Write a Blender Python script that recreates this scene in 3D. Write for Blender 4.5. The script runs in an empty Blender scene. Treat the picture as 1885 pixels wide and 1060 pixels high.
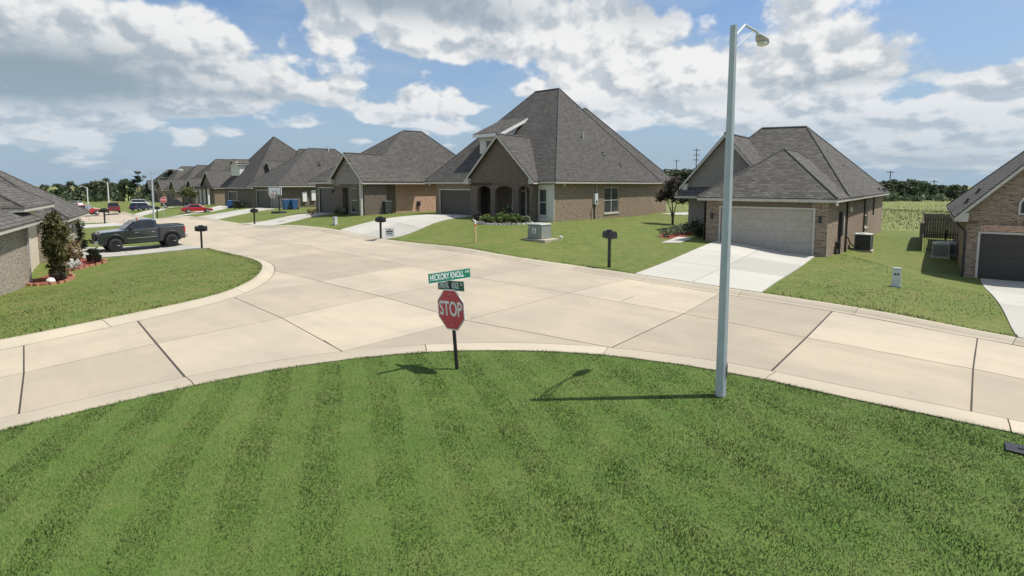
import bpy, bmesh, math, random
import numpy as np
from mathutils import Vector, Matrix

random.seed(7); np.random.seed(7)
scene = bpy.context.scene
COL = scene.collection
R = math.radians

# ---------------------------------------------------------------- camera
cam_d = bpy.data.cameras.new("camera")
cam = bpy.data.objects.new("camera", cam_d)
COL.objects.link(cam)
cam.location = (0, 0, 3.3)
cam.rotation_euler = (R(90 - 5.25), 0, 0)
cam_d.sensor_width = 36
cam_d.lens = 36 * 1000 / 1885
cam_d.shift_y = -0.0520
cam_d.clip_start = 0.05
cam_d.clip_end = 6000
scene.camera = cam

# ---------------------------------------------------------------- light, sky, exposure
SUN_AZ = math.atan2(2.803, 0.16)      # compass-like angle of the sun from +Y towards +X
SUN_EL = R(62.3)
sun_d = bpy.data.lights.new("sun", "SUN")
sun_d.energy = 5.0
sun_d.angle = R(0.53)
sun_d.color = (1.0, 0.955, 0.88)
sun = bpy.data.objects.new("sun", sun_d)
COL.objects.link(sun)
sun.location = (60, 10, 120)
to_sun = Vector((math.sin(SUN_AZ) * math.cos(SUN_EL), math.cos(SUN_AZ) * math.cos(SUN_EL), math.sin(SUN_EL)))
sun.rotation_euler = to_sun.to_track_quat("Z", "Y").to_euler()

scene.view_settings.view_transform = "Standard"
scene.view_settings.look = "None"
scene.view_settings.exposure = 0.10
scene.view_settings.gamma = 1.0
scene.view_settings.use_curve_mapping = False
scene.cycles.use_denoising = True
scene.cycles.max_bounces = 6
scene.cycles.use_adaptive_sampling = True
scene.cycles.adaptive_threshold = 0.015

world = bpy.data.worlds.new("World")
scene.world = world
world.use_nodes = True
world.cycles.sampling_method = "MANUAL"
world.cycles.sample_map_resolution = 512


class NT:
    """small helper for node trees"""
    def __init__(self, tree):
        self.t = tree; self.n = tree.nodes; self.l = tree.links
    def new(self, kind, **kw):
        nd = self.n.new(kind)
        for k, v in kw.items():
            setattr(nd, k, v)
        return nd
    def put(self, sock, v):
        if v is None:
            return
        if isinstance(v, bpy.types.NodeSocket):
            self.l.new(v, sock)
        else:
            sock.default_value = v
    def math(self, op, a, b=None, c=None, clamp=False):
        nd = self.new("ShaderNodeMath", operation=op); nd.use_clamp = clamp
        self.put(nd.inputs[0], a); self.put(nd.inputs[1], b)
        if c is not None:
            self.put(nd.inputs[2], c)
        return nd.outputs[0]
    def comb(self, x, y, z=0.0):
        nd = self.new("ShaderNodeCombineXYZ")
        self.put(nd.inputs[0], x); self.put(nd.inputs[1], y); self.put(nd.inputs[2], z)
        return nd.outputs[0]
    def noise(self, vec, scale, detail=4, rough=0.55, dim="3D", lac=2.0, dist=0.0, col=False):
        nd = self.new("ShaderNodeTexNoise", noise_dimensions=dim)
        self.put(nd.inputs["Vector"], vec); nd.inputs["Scale"].default_value = scale
        nd.inputs["Detail"].default_value = detail; nd.inputs["Roughness"].default_value = rough
        nd.inputs["Lacunarity"].default_value = lac; nd.inputs["Distortion"].default_value = dist
        return nd.outputs["Color" if col else "Fac"]
    def rng(self, v, a, b, c=0.0, d=1.0, smooth=False):
        nd = self.new("ShaderNodeMapRange")
        if smooth:
            nd.interpolation_type = "SMOOTHSTEP"
        self.put(nd.inputs["Value"], v)
        for k, x in (("From Min", a), ("From Max", b), ("To Min", c), ("To Max", d)):
            self.put(nd.inputs[k], x)
        return nd.outputs["Result"]
    def mix(self, f, a, b, mode="MIX"):
        nd = self.new("ShaderNodeMix", data_type="RGBA", blend_type=mode)
        nd.clamp_factor = True
        self.put(nd.inputs["Factor"], f)
        for s, v in ((nd.inputs[6], a), (nd.inputs[7], b)):
            if isinstance(v, tuple) and len(v) == 3:
                v = (*v, 1.0)
            self.put(s, v)
        return nd.outputs[2]
    def sep(self, v):
        nd = self.new("ShaderNodeSeparateXYZ"); self.put(nd.inputs[0], v)
        return nd.outputs


def build_sky():
    t = NT(world.node_tree)
    t.n.clear()
    out = t.new("ShaderNodeOutputWorld")
    bg = t.new("ShaderNodeBackground")
    bg.inputs["Strength"].default_value = 0.062
    t.l.new(bg.outputs[0], out.inputs[0])
    sky = t.new("ShaderNodeTexSky", sky_type="NISHITA")
    sky.sun_disc = False
    sky.sun_elevation = SUN_EL
    sky.sun_rotation = SUN_AZ
    sky.air_density = 1.0
    sky.dust_density = 1.6
    sky.ozone_density = 2.0
    tc = t.new("ShaderNodeTexCoord")
    x, y, z = t.sep(tc.outputs["Generated"])
    hor = t.math("SQRT", t.math("ADD", t.math("MULTIPLY", x, x), t.math("MULTIPLY", y, y)))
    az = t.math("ARCTAN2", x, y)
    el = t.math("DIVIDE", z, t.math("MAXIMUM", hor, 0.02))
    el = t.math("MINIMUM", t.math("MAXIMUM", el, 0.0), 4.0)
    # clouds grow smaller towards the horizon: logarithmic height
    lv = t.math("LOGARITHM", t.math("ADD", el, 0.11), math.e)

    # where the large cloud masses of this afternoon stand (azimuth, tan elevation, widths, weight)
    masses = []
    def mass(px, py, sx, sy, wgt):
        a = math.atan((px - 942.5) / 1000.0)
        masses.append((a, (340 - py) / 1000.0 * math.cos(a), sx / 1000.0, sy / 1000.0, wgt))
    for m in CLOUD_MASSES:
        mass(*m)
    bias = None
    for (a, e, sa, se, wgt) in masses:
        da = t.math("DIVIDE", t.math("SUBTRACT", az, a), sa)
        de = t.math("DIVIDE", t.math("SUBTRACT", el, e), se)
        q = t.math("ADD", t.math("MULTIPLY", da, da), t.math("MULTIPLY", de, de))
        gss = t.math("MULTIPLY", t.math("POWER", 2.718, t.math("MULTIPLY", q, -1.0)), wgt)
        bias = gss if bias is None else t.math("ADD", bias, gss)
    shade = None
    for m in CLOUD_SHADES:
        a = math.atan((m[0] - 942.5) / 1000.0); e = (340 - m[1]) / 1000.0 * math.cos(a)
        da = t.math("DIVIDE", t.math("SUBTRACT", az, a), m[2] / 1000.0)
        de = t.math("DIVIDE", t.math("SUBTRACT", el, e), m[3] / 1000.0)
        q = t.math("ADD", t.math("MULTIPLY", da, da), t.math("MULTIPLY", de, de))
        gss = t.math("MULTIPLY", t.math("POWER", 2.718, t.math("MULTIPLY", q, -1.0)), m[4])
        shade = gss if shade is None else t.math("ADD", shade, gss)

    def density(dx, dy):
        u = t.math("ADD", az, dx)
        v = t.math("ADD", lv, dy)
        vec = t.comb(t.math("MULTIPLY", u, 3.3), t.math("MULTIPLY", v, 1.5), 1.7)
        big = t.noise(vec, 1.25, 1.0, 0.5, dim="2D")
        puff = t.noise(vec, 2.8, 6.0, 0.58, dim="2D")
        warp = t.new("ShaderNodeVectorMath", operation="MULTIPLY_ADD")
        t.put(warp.inputs[0], t.noise(vec, 5.0, 2.0, 0.6, dim="2D", col=True)); warp.inputs[1].default_value = (.14, .14, .0); t.put(warp.inputs[2], vec)
        lump = None
        for sc, amp in ((4.6, 0.17), (10.5, 0.07)):
            vo = t.new("ShaderNodeTexVoronoi", feature="F1", voronoi_dimensions="2D")
            t.put(vo.inputs["Vector"], warp.outputs[0]); vo.inputs["Scale"].default_value = sc;
            q = t.math("MULTIPLY", t.math("SUBTRACT", 0.62, vo.outputs["Distance"]), amp)
            lump = q if lump is None else t.math("ADD", lump, q)
        s_ = t.math("ADD", t.math("MULTIPLY", big, 0.50), t.math("MULTIPLY", puff, 0.60))
        return t.math("ADD", s_, lump)
    d0 = density(0.0, 0.0)
    d1 = density(0.012, 0.055)
    base = t.math("ADD", d0, bias)
    # inside the picture the named masses decide; all round and overhead the same broken cumulus goes on
    thr = t.math("SUBTRACT", 0.70, t.math("MULTIPLY", t.math("MAXIMUM", t.rng(el, 0.36, 0.6), t.rng(t.math("ABSOLUTE", az), 0.78, 0.95)), 0.075))
    over = t.math("SUBTRACT", base, thr)
    alpha = t.rng(over, -0.03, 0.10, smooth=True)
    thick = t.rng(over, 0.03, 0.26)
    relief = t.rng(t.math("SUBTRACT", d0, d1), -0.075, 0.065)
    # unseen overhead clouds darkened, as shaded undersides, to cut the ambient fill
    under = t.rng(el, 0.30, 1.3, 0.0, 0.55)
    lit = t.math("ADD", t.math("MULTIPLY", relief, 0.85), 0.50)
    lit = t.math("SUBTRACT", lit, t.math("MULTIPLY", thick, 0.34))
    lit = t.math("SUBTRACT", lit, under, clamp=True)
    ccol = t.mix(lit, (6.0, 7.0, 8.0), (13.4, 13.4, 13.3))
    ccol = t.mix(t.math("MULTIPLY", shade, 1.4), ccol, (4.4, 5.7, 6.7))
    veil = t.rng(t.noise(t.comb(t.math("MULTIPLY", az, 1.6), t.math("MULTIPLY", lv, 2.3), 4.0), 2.2, 3.0, 0.6, dim="2D"), 0.38, 0.72, 0.08, 0.55)
    gain = t.new("ShaderNodeVectorMath", operation="MULTIPLY")
    t.put(gain.inputs[0], sky.outputs[0]); gain.inputs[1].default_value = SKY_GAIN
    hz = t.rng(el, 0.0, 0.30, 0.88, 0.0)
    s0 = t.mix(veil, gain.outputs[0], (6.6, 8.2, 9.9))
    s0 = t.mix(hz, s0, (5.6, 7.5, 9.5))
    far = t.rng(el, 0.0, 0.17, 0.30, 0.97)
    col = t.mix(t.math("MULTIPLY", alpha, far), s0, ccol)
    t.l.new(col, bg.inputs["Color"])


# (photo column, photo row, half width, half height, weight)
CLOUD_MASSES = [
    (20, 95, 210, 75, .34), (190, 70, 170, 60, .26), (330, 110, 110, 55, .24), (395, 40, 60, 50, .22), (350, 165, 130, 30, .22), (500, 165, 150, 28, .22), (600, 180, 70, 18, .14),
    (610, 75, 62, 42, .24), (700, 15, 170, 38, .32), (870, 25, 110, 40, .28), (780, 80, 110, 34, .22), (900, 95, 120, 34, .22),
    (1040, 65, 120, 62, .30), (1150, 45, 110, 55, .26), (1230, 120, 120, 40, .24), (1270, 165, 120, 26, .22), (1100, 160, 130, 22, .18), (1120, 205, 130, 22, .20), (1320, 100, 50, 60, .18),
    (1450, 25, 85, 36, .26), (1440, 110, 95, 42, .27), (1600, 105, 115, 50, .30), (1540, 140, 140, 26, .22), (1420, 200, 110, 32, .24), (1560, 215, 140, 36, .26), (1690, 255, 110, 36, .22), (1600, 285, 160, 22, .14),
    (1765, 165, 62, 38, .28), (1860, 165, 62, 38, .28), (1830, 215, 70, 24, .18), (1780, 290, 110, 16, .10),
    (1790, 45, 110, 60, -.30), (1690, 20, 60, 30, -.15), (480, 40, 60, 50, -.2), (230, 275, 330, 40, -.08), (700, 150, 50, 25, -.08), (1340, 25, 40, 30, -.15),
    (48, 242, 40, 20, .36), (168, 230, 50, 26, .40), (250, 235, 40, 12, .2), (110, 268, 60, 10, .10), (365, 253, 30, 15, .32), (440, 246, 36, 10, .28), (570, 228, 55, 14, .28), (690, 208, 48, 18, .28), (762, 180, 36, 20, .30), (830, 190, 40, 32, .28), (890, 200, 50, 16, .18), (655, 262, 34, 14, .28), (60, 200, 60, 20, .12), (270, 200, 60, 16, .2), (420, 205, 70, 14, .2), (740, 225, 50, 12, .2), (850, 235, 40, 10, .2), (640, 150, 50, 20, .16), (1240, 225, 60, 14, .2), (1350, 240, 60, 14, .18), (960, 170, 40, 16, .16), (185, 300, 50, 9, .12), (305, 285, 40, 9, .12),
]
# broad grey undersides
CLOUD_SHADES = [(110, 125, 210, 45, .62), (40, 165, 140, 30, .5), (740, 12, 190, 34, .62), (900, 45, 70, 22, .3), (1190, 30, 70, 30, .35), (470, 182, 150, 10, .3), (1540, 152, 150, 12, .32), (1250, 188, 110, 12, .25), (1470, 240, 160, 18, .22), (1700, 285, 140, 18, .2)]
SKY_GAIN = (1.55, 1.82, 2.12)
build_sky()

# ---------------------------------------------------------------- terrain height (gently rolling lots)
CTRL = np.array([(2.81, 36.2, 0.73), (-5.64, 41.0, 0.89), (12.26, 47.0, 0.63), (-11.87, 47.0, 0.86), (-16.11, 47.0, 0.77), (-26.19, 62.0, 0.65), (-40.97, 80.0, 0.27), (14.91, 25.6, -0.22), (10.43, 29.0, 0.19), (32.1, 47.0, -0.69), (20.54, 24.5, -0.97), (21.04, 24.3, -1.06), (-21.0, 23.5, -0.96), (-21.32, 31.0, -0.68), (-17.68, 31.0, -0.34), (-59.12, 76.0, -0.64), (-43.11, 66.0, -0.45), (-41.59, 72.0, -0.14), (105.94, 140.0, -1.57), (0.0, 2.0, 0.0), (-6.0, 4.0, 0.0), (6.0, 4.0, 0.0), (-10.0, 12.0, 0.0), (-4.0, 10.0, 0.0), (0.0, 9.0, 0.0), (4.0, 9.0, 0.0), (8.0, 14.0, 0.0), (1.4, 22.0, 0.0), (-7.4, 30.5, 0.0), (-6.0, 20.0, 0.0), (3.0, 16.0, 0.0), (-3.0, 14.0, 0.0), (10.0, 10.0, 0.0), (13.0, 11.5, -0.25), (18.0, 12.0, -0.5), (26.0, 14.0, -0.8), (-16.0, 12.0, -0.3), (-24.0, 14.0, -0.6), (-20.4, 43.0, -0.1), (30.0, 80.0, -0.6), (-70.0, 120.0, -0.8), (0.0, 90.0, 0.6), (90.0, 150.0, -1.6), (-10.0, 140.0, -0.5), (-45.0, 60.0, -0.7), (-40.0, 30.0, -1.0)], float)


def ground_z(x, y):
    x = np.asarray(x, float); y = np.asarray(y, float)
    d2 = (x[..., None] - CTRL[:, 0]) ** 2 + (y[..., None] - CTRL[:, 1]) ** 2
    w = 1 / (d2 / (1.5 + .1 * CTRL[:, 1]) ** 2 + .35) ** 2
    return (w * CTRL[:, 2]).sum(-1) / w.sum(-1)


def gz(x, y):
    return float(ground_z(x, y))


# ---------------------------------------------------------------- materials
MATS = {}


def new_mat(name):
    m = bpy.data.materials.new(name)
    m.use_nodes = True
    t = NT(m.node_tree)
    b = t.n["Principled BSDF"]
    return m, t, b


def plain(name, col, rough=0.6, metal=0.0, var=0.12, scale=6.0, spec=0.5, bump=0.0, coat=0.0):
    """a plain material whose colour wanders a little"""
    if name in MATS:
        return MATS[name]
    m, t, b = new_mat(name)
    tc = t.new("ShaderNodeTexCoord")
    f = t.noise(tc.outputs["Object"], scale, 5, 0.6)
    lo = tuple(c * (1 - var) for c in col); hi = tuple(min(1, c * (1 + var)) for c in col)
    t.put(b.inputs["Base Color"], t.mix(t.rng(f, 0.3, 0.7), lo, hi))
    b.inputs["Roughness"].default_value = rough
    b.inputs["Metallic"].default_value = metal
    b.inputs["Specular IOR Level"].default_value = spec
    b.inputs["Coat Weight"].default_value = coat
    if bump:
        bp = t.new("ShaderNodeBump"); bp.inputs["Strength"].default_value = bump; bp.inputs["Distance"].default_value = 0.01
        t.put(bp.inputs["Height"], t.noise(tc.outputs["Object"], scale * 8, 4, 0.6))
        t.l.new(bp.outputs[0], b.inputs["Normal"])
    MATS[name] = m
    return m


def face_uv(t, tc):
    """metric wall coordinates from object space: along the wall, up"""
    x, y, z = t.sep(tc.outputs["Object"])
    nx, ny, nz = t.sep(tc.outputs["Normal"])
    pick = t.math("GREATER_THAN", t.math("ABSOLUTE", nx), t.math("ABSOLUTE", ny))
    mx = t.new("ShaderNodeMix", data_type="FLOAT")
    t.put(mx.inputs[0], pick); t.put(mx.inputs[2], x); t.put(mx.inputs[3], y)
    return mx.outputs[0], z


def brick_mat(name, c1, c2, c3, mortar, rough=0.9):
    m, t, b = new_mat(name)
    tc = t.new("ShaderNodeTexCoord")
    u, v = face_uv(t, tc)
    vec = t.comb(u, v, 0.0)
    br = t.new("ShaderNodeTexBrick")
    t.put(br.inputs["Vector"], vec)
    br.inputs["Scale"].default_value = 1.0
    br.inputs["Brick Width"].default_value = 0.215
    br.inputs["Row Height"].default_value = 0.078
    br.inputs["Mortar Size"].default_value = 0.008
    br.inputs["Mortar Smooth"].default_value = 0.2
    br.inputs["Bias"].default_value = 0.0
    br.inputs["Color1"].default_value = (0, 0, 0, 1)
    br.inputs["Color2"].default_value = (1, 1, 1, 1)
    br.inputs["Mortar"].default_value = (.5, .5, .5, 1)
    k = t.rng(br.outputs["Color"], 0.0, 1.0)
    patch = t.noise(t.comb(t.math("MULTIPLY", u, 4.65), t.math("MULTIPLY", v, 12.8), 3.0), 1.0, 1.0, 0.5)
    col = t.mix(k, (*c1,), (*c2,))
    col = t.mix(t.rng(patch, 0.56, 0.68), col, (*c3,))
    soft = t.noise(tc.outputs["Object"], 0.8, 4, 0.6)
    col = t.mix(t.rng(soft, 0.35, 0.7, 0.0, 0.22), col, tuple(x * 0.6 for x in c1))
    col = t.mix(br.outputs["Fac"], col, (*mortar,))
    t.put(b.inputs["Base Color"], col)
    b.inputs["Roughness"].default_value = rough
    b.inputs["Specular IOR Level"].default_value = 0.25
    bp = t.new("ShaderNodeBump"); bp.inputs["Strength"].default_value = 0.5; bp.inputs["Distance"].default_value = 0.01
    bp.invert = True
    t.put(bp.inputs["Height"], br.outputs["Fac"])
    t.l.new(bp.outputs[0], b.inputs["Normal"])
    MATS[name] = m
    return m


def shingle_mat(name, c_lo, c_hi):
    m, t, b = new_mat(name)
    tc = t.new("ShaderNodeTexCoord")
    u, v = face_uv(t, tc)
    br = t.new("ShaderNodeTexBrick")
    t.put(br.inputs["Vector"], t.comb(u, v, 0.0))
    br.inputs["Scale"].default_value = 1.0
    br.inputs["Brick Width"].default_value = 0.31
    br.inputs["Row Height"].default_value = 0.105
    br.inputs["Mortar Size"].default_value = 0.016
    br.inputs["Mortar Smooth"].default_value = 0.6
    br.inputs["Color1"].default_value = (0, 0, 0, 1)
    br.inputs["Color2"].default_value = (1, 1, 1, 1)
    br.inputs["Mortar"].default_value = (.5, .5, .5, 1)
    k = t.rng(br.outputs["Color"], 0, 1)
    col = t.mix(k, (*c_lo,), (*c_hi,))
    big = t.noise(t.comb(t.math("MULTIPLY", u, 0.5), t.math("MULTIPLY", v, 0.16), 0.0), 1.6, 5, 0.65)
    col = t.mix(t.rng(big, 0.3, 0.72, 0.0, 0.40), col, tuple(c * 0.66 for c in c_lo))
    col = t.mix(t.math("MULTIPLY", br.outputs["Fac"], 0.75), col, tuple(c * 0.4 for c in c_lo))
    grit = t.noise(tc.outputs["Object"], 60, 2, 0.6)
    col = t.mix(t.rng(grit, 0.35, 0.7, 0.0, 0.25), col, tuple(min(1, c * 1.5) for c in c_hi))
    t.put(b.inputs["Base Color"], col)
    b.inputs["Roughness"].default_value = 0.92
    b.inputs["Specular IOR Level"].default_value = 0.3
    bp = t.new("ShaderNodeBump"); bp.inputs["Strength"].default_value = 0.6; bp.inputs["Distance"].default_value = 0.012
    bp.invert = True
    t.put(bp.inputs["Height"], br.outputs["Fac"])
    t.l.new(bp.outputs[0], b.inputs["Normal"])
    MATS[name] = m
    return m


def concrete_mat(name, col, stain, amount=0.5, scale=0.35):
    m, t, b = new_mat(name)
    tc = t.new("ShaderNodeTexCoord")
    geo = t.new("ShaderNodeNewGeometry")
    pos = geo.outputs["Position"]
    big = t.noise(pos, scale, 5, 0.62, dist=0.4)
    x, y, z = t.sep(pos)
    # streaky wear along the street
    sx = t.math("ADD", t.math("MULTIPLY", x, 0.70), t.math("MULTIPLY", y, -0.71))
    sy = t.math("ADD", t.math("MULTIPLY", x, 0.71), t.math("MULTIPLY", y, 0.70))
    streak = t.noise(t.comb(t.math("MULTIPLY", sx, 0.25), t.math("MULTIPLY", sy, 1.3), 0.0), 1.0, 6, 0.68)
    fine = t.noise(pos, 26, 4, 0.7)
    oi = t.new("ShaderNodeObjectInfo")
    c = t.mix(t.rng(big, 0.36, 0.66, 0.0, amount), (*col,), (*stain,))
    c = t.mix(t.rng(streak, 0.46, 0.74, 0.0, amount * 0.55), c, tuple(s * 0.86 for s in stain))
    c = t.mix(t.rng(fine, 0.3, 0.75, 0.0, 0.28), c, tuple(min(1, k * 0.78) for k in col))
    tint = t.rng(oi.outputs["Random"], 0, 1, 0.84, 1.08)
    nd = t.new("ShaderNodeVectorMath", operation="SCALE")
    t.put(nd.inputs[0], c); t.put(nd.inputs["Scale"], tint)
    spots = t.rng(t.noise(pos, 2.3, 2, 0.5), 0.71, 0.76, 0.0, 0.35)
    c2 = t.mix(spots, nd.outputs[0], tuple(s * 0.6 for s in stain))
    t.put(b.inputs["Base Color"], c2)
    b.inputs["Roughness"].default_value = 0.88
    b.inputs["Specular IOR Level"].default_value = 0.3
    bp = t.new("ShaderNodeBump"); bp.inputs["Strength"].default_value = 0.25; bp.inputs["Distance"].default_value = 0.006
    t.put(bp.inputs["Height"], fine)
    t.l.new(bp.outputs[0], b.inputs["Normal"])
    MATS[name] = m
    return m


def grass_mat(name, c_a, c_b, c_dry, dry=0.3, blade=False):
    m, t, b = new_mat(name)
    geo = t.new("ShaderNodeNewGeometry")
    pos = geo.outputs["Position"]
    big = t.noise(pos, 0.33, 5, 0.65)
    mid = t.noise(pos, 2.2, 5, 0.7)
    c = t.mix(t.rng(big, 0.36, 0.66), (*c_a,), (*c_b,))
    c = t.mix(t.rng(mid, 0.42, 0.75, 0.0, dry), c, (*c_dry,))
    if blade:
        at = t.new("ShaderNodeAttribute"); at.attribute_name = "tone"
        c = t.mix(t.rng(at.outputs["Fac"], 0.0, 1.0, 0.0, 0.55), c, (*c_dry,))
    fine = t.noise(pos, 38, 3, 0.7)
    c = t.mix(t.rng(fine, 0.35, 0.7, 0.0, 0.40), c, tuple(k * 0.5 for k in c_a))
    t.put(b.inputs["Base Color"], c)
    b.inputs["Roughness"].default_value = 0.75
    b.inputs["Specular IOR Level"].default_value = 0.12
    if not blade:
        bp = t.new("ShaderNodeBump"); bp.inputs["Strength"].default_value = 0.8; bp.inputs["Distance"].default_value = 0.03
        t.put(bp.inputs["Height"], t.noise(pos, 22, 4, 0.75))
        t.l.new(bp.outputs[0], b.inputs["Normal"])
    else:
        # turf scatters light like a soft surface: blend blade normals towards the sky
        nm = t.new("ShaderNodeMix", data_type="VECTOR"); nm.inputs[0].default_value = 0.80
        t.l.new(geo.outputs["Normal"], nm.inputs[4]); nm.inputs[5].default_value = (0, 0, 1)
        nv = t.new("ShaderNodeVectorMath", operation="NORMALIZE"); t.l.new(nm.outputs[1], nv.inputs[0])
        t.l.new(nv.outputs[0], b.inputs["Normal"])
    MATS[name] = m
    return m


concrete_mat("road_concrete", (0.47, 0.395, 0.292), (0.335, 0.295, 0.235), 0.75)
concrete_mat("kerb_concrete", (0.50, 0.435, 0.33), (0.38, 0.335, 0.25), 0.6)
concrete_mat("drive_concrete", (0.47, 0.45, 0.395), (0.37, 0.35, 0.30), 0.4)
plain("joint_filler", (0.10, 0.085, 0.065), 0.95)
plain("joint_tar", (0.050, 0.042, 0.034), 0.9)
grass_mat("lawn_near", (0.092, 0.160, 0.032), (0.122, 0.178, 0.040), (0.18, 0.18, 0.065), 0.5)
grass_mat("lawn_far", (0.105, 0.160, 0.032), (0.150, 0.180, 0.045), (0.25, 0.205, 0.09), 0.8)
grass_mat("field_grass", (0.19, 0.23, 0.070), (0.235, 0.25, 0.09), (0.28, 0.26, 0.12), 0.6)
grass_mat("blade_near", (0.090, 0.175, 0.036), (0.118, 0.192, 0.044), (0.22, 0.262, 0.092), 0.6, True)
grass_mat("blade_far", (0.125, 0.185, 0.034), (0.165, 0.205, 0.046), (0.25, 0.23, 0.09), 0.5, True)
grass_mat("blade_field", (0.20, 0.24, 0.075), (0.24, 0.26, 0.095), (0.27, 0.27, 0.12), 0.4, True)
shingle_mat("shingle_brown", (0.056, 0.052, 0.047), (0.122, 0.114, 0.104))
shingle_mat("shingle_grey", (0.055, 0.051, 0.045), (0.150, 0.139, 0.124))
brick_mat("brick_tan", (0.31, 0.235, 0.165), (0.21, 0.155, 0.108), (0.10, 0.072, 0.055), (0.37, 0.31, 0.24))
brick_mat("brick_mixed", (0.37, 0.275, 0.205), (0.21, 0.142, 0.105), (0.075, 0.056, 0.046), (0.40, 0.34, 0.28))
brick_mat("brick_pink", (0.58, 0.35, 0.245), (0.48, 0.28, 0.195), (0.25, 0.15, 0.115), (0.58, 0.46, 0.37))
brick_mat("brick_stone", (0.40, 0.35, 0.28), (0.27, 0.23, 0.18), (0.11, 0.092, 0.076), (0.45, 0.40, 0.33))
brick_mat("brick_dark", (0.18, 0.145, 0.115), (0.125, 0.098, 0.078), (0.07, 0.055, 0.046), (0.22, 0.19, 0.155))
plain("trim_cream", (0.52, 0.49, 0.43), 0.6)
plain("trim_white", (0.74, 0.73, 0.70), 0.5)
plain("stucco_grey", (0.27, 0.245, 0.215), 0.9, bump=0.3)
plain("stucco_cream", (0.60, 0.52, 0.40), 0.9, bump=0.3)
plain("siding_cream", (0.62, 0.62, 0.55), 0.6)
plain("door_brown", (0.085, 0.074, 0.064), 0.5)
plain("door_taupe", (0.42, 0.375, 0.32), 0.5)
plain("door_dark", (0.050, 0.042, 0.037), 0.5)
plain("galvanised", (0.48, 0.515, 0.54), 0.55, 0.1, 0.10, 3.0)
plain("dark_metal", (0.035, 0.035, 0.037), 0.45, 0.3)
plain("black_paint", (0.018, 0.018, 0.019), 0.4)
plain("sign_red", (0.60, 0.045, 0.070), 0.4, 0, 0.08)
plain("sign_white", (0.82, 0.82, 0.82), 0.4, 0, 0.03)
plain("sign_green", (0.010, 0.20, 0.115), 0.4, 0, 0.08)
plain("sign_green_dark", (0.010, 0.12, 0.075), 0.5, 0, 0.08)
plain("utility_green", (0.25, 0.265, 0.24), 0.5, 0, 0.08)
plain("utility_grey", (0.42, 0.42, 0.40), 0.5)
plain("utility_light", (0.60, 0.62, 0.60), 0.5)
plain("mulch_red", (0.21, 0.048, 0.030), 0.95, 0, 0.5, 14, bump=0.8)
plain("edging_brick", (0.42, 0.20, 0.12), 0.9, 0, 0.25, 8)
plain("bark", (0.10, 0.078, 0.058), 0.95, 0, 0.3, 9, bump=0.5)
plain("wood_fence", (0.17, 0.145, 0.118), 0.9, 0, 0.25, 4)
plain("wood_pole", (0.10, 0.08, 0.062), 0.95)
plain("rubber", (0.020, 0.020, 0.021), 0.85)
plain("rim_dark", (0.045, 0.046, 0.048), 0.4, 0.7)
plain("rim_silver", (0.42, 0.42, 0.43), 0.35, 0.8)
plain("glass_dark", (0.018, 0.022, 0.026), 0.06, 0, 0.05)
plain("window_pane", (0.055, 0.065, 0.065), 0.07, 0, 0.3, 1.2, spec=0.7)
plain("truck_paint", (0.060, 0.075, 0.092), 0.14, 0.8, 0.04, coat=1.0)
plain("red_paint", (0.42, 0.012, 0.028), 0.25, 0.15, 0.04, coat=1.0)
plain("maroon_paint", (0.16, 0.015, 0.02), 0.3, 0.2, 0.04, coat=1.0)
plain("white_paint", (0.78, 0.78, 0.78), 0.3, 0, 0.03, coat=1.0)
plain("black_car", (0.018, 0.022, 0.030), 0.25, 0.3, 0.04, coat=1.0)
plain("blue_car", (0.035, 0.045, 0.11), 0.25, 0.3, 0.04, coat=1.0)
plain("chrome", (0.70, 0.70, 0.70), 0.15, 1.0, 0.03)
plain("lamp_red", (0.45, 0.02, 0.03), 0.2, 0, 0.05)
plain("lamp_clear", (0.75, 0.75, 0.72), 0.15, 0, 0.05)
plain("bin_blue", (0.030, 0.095, 0.23), 0.55)
plain("bin_dark", (0.05, 0.055, 0.055), 0.6)
plain("orange_paint", (0.75, 0.16, 0.03), 0.5)
plain("stone_pale", (0.60, 0.58, 0.53), 0.9)
plain("post_yellow", (0.66, 0.50, 0.24), 0.6)


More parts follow.
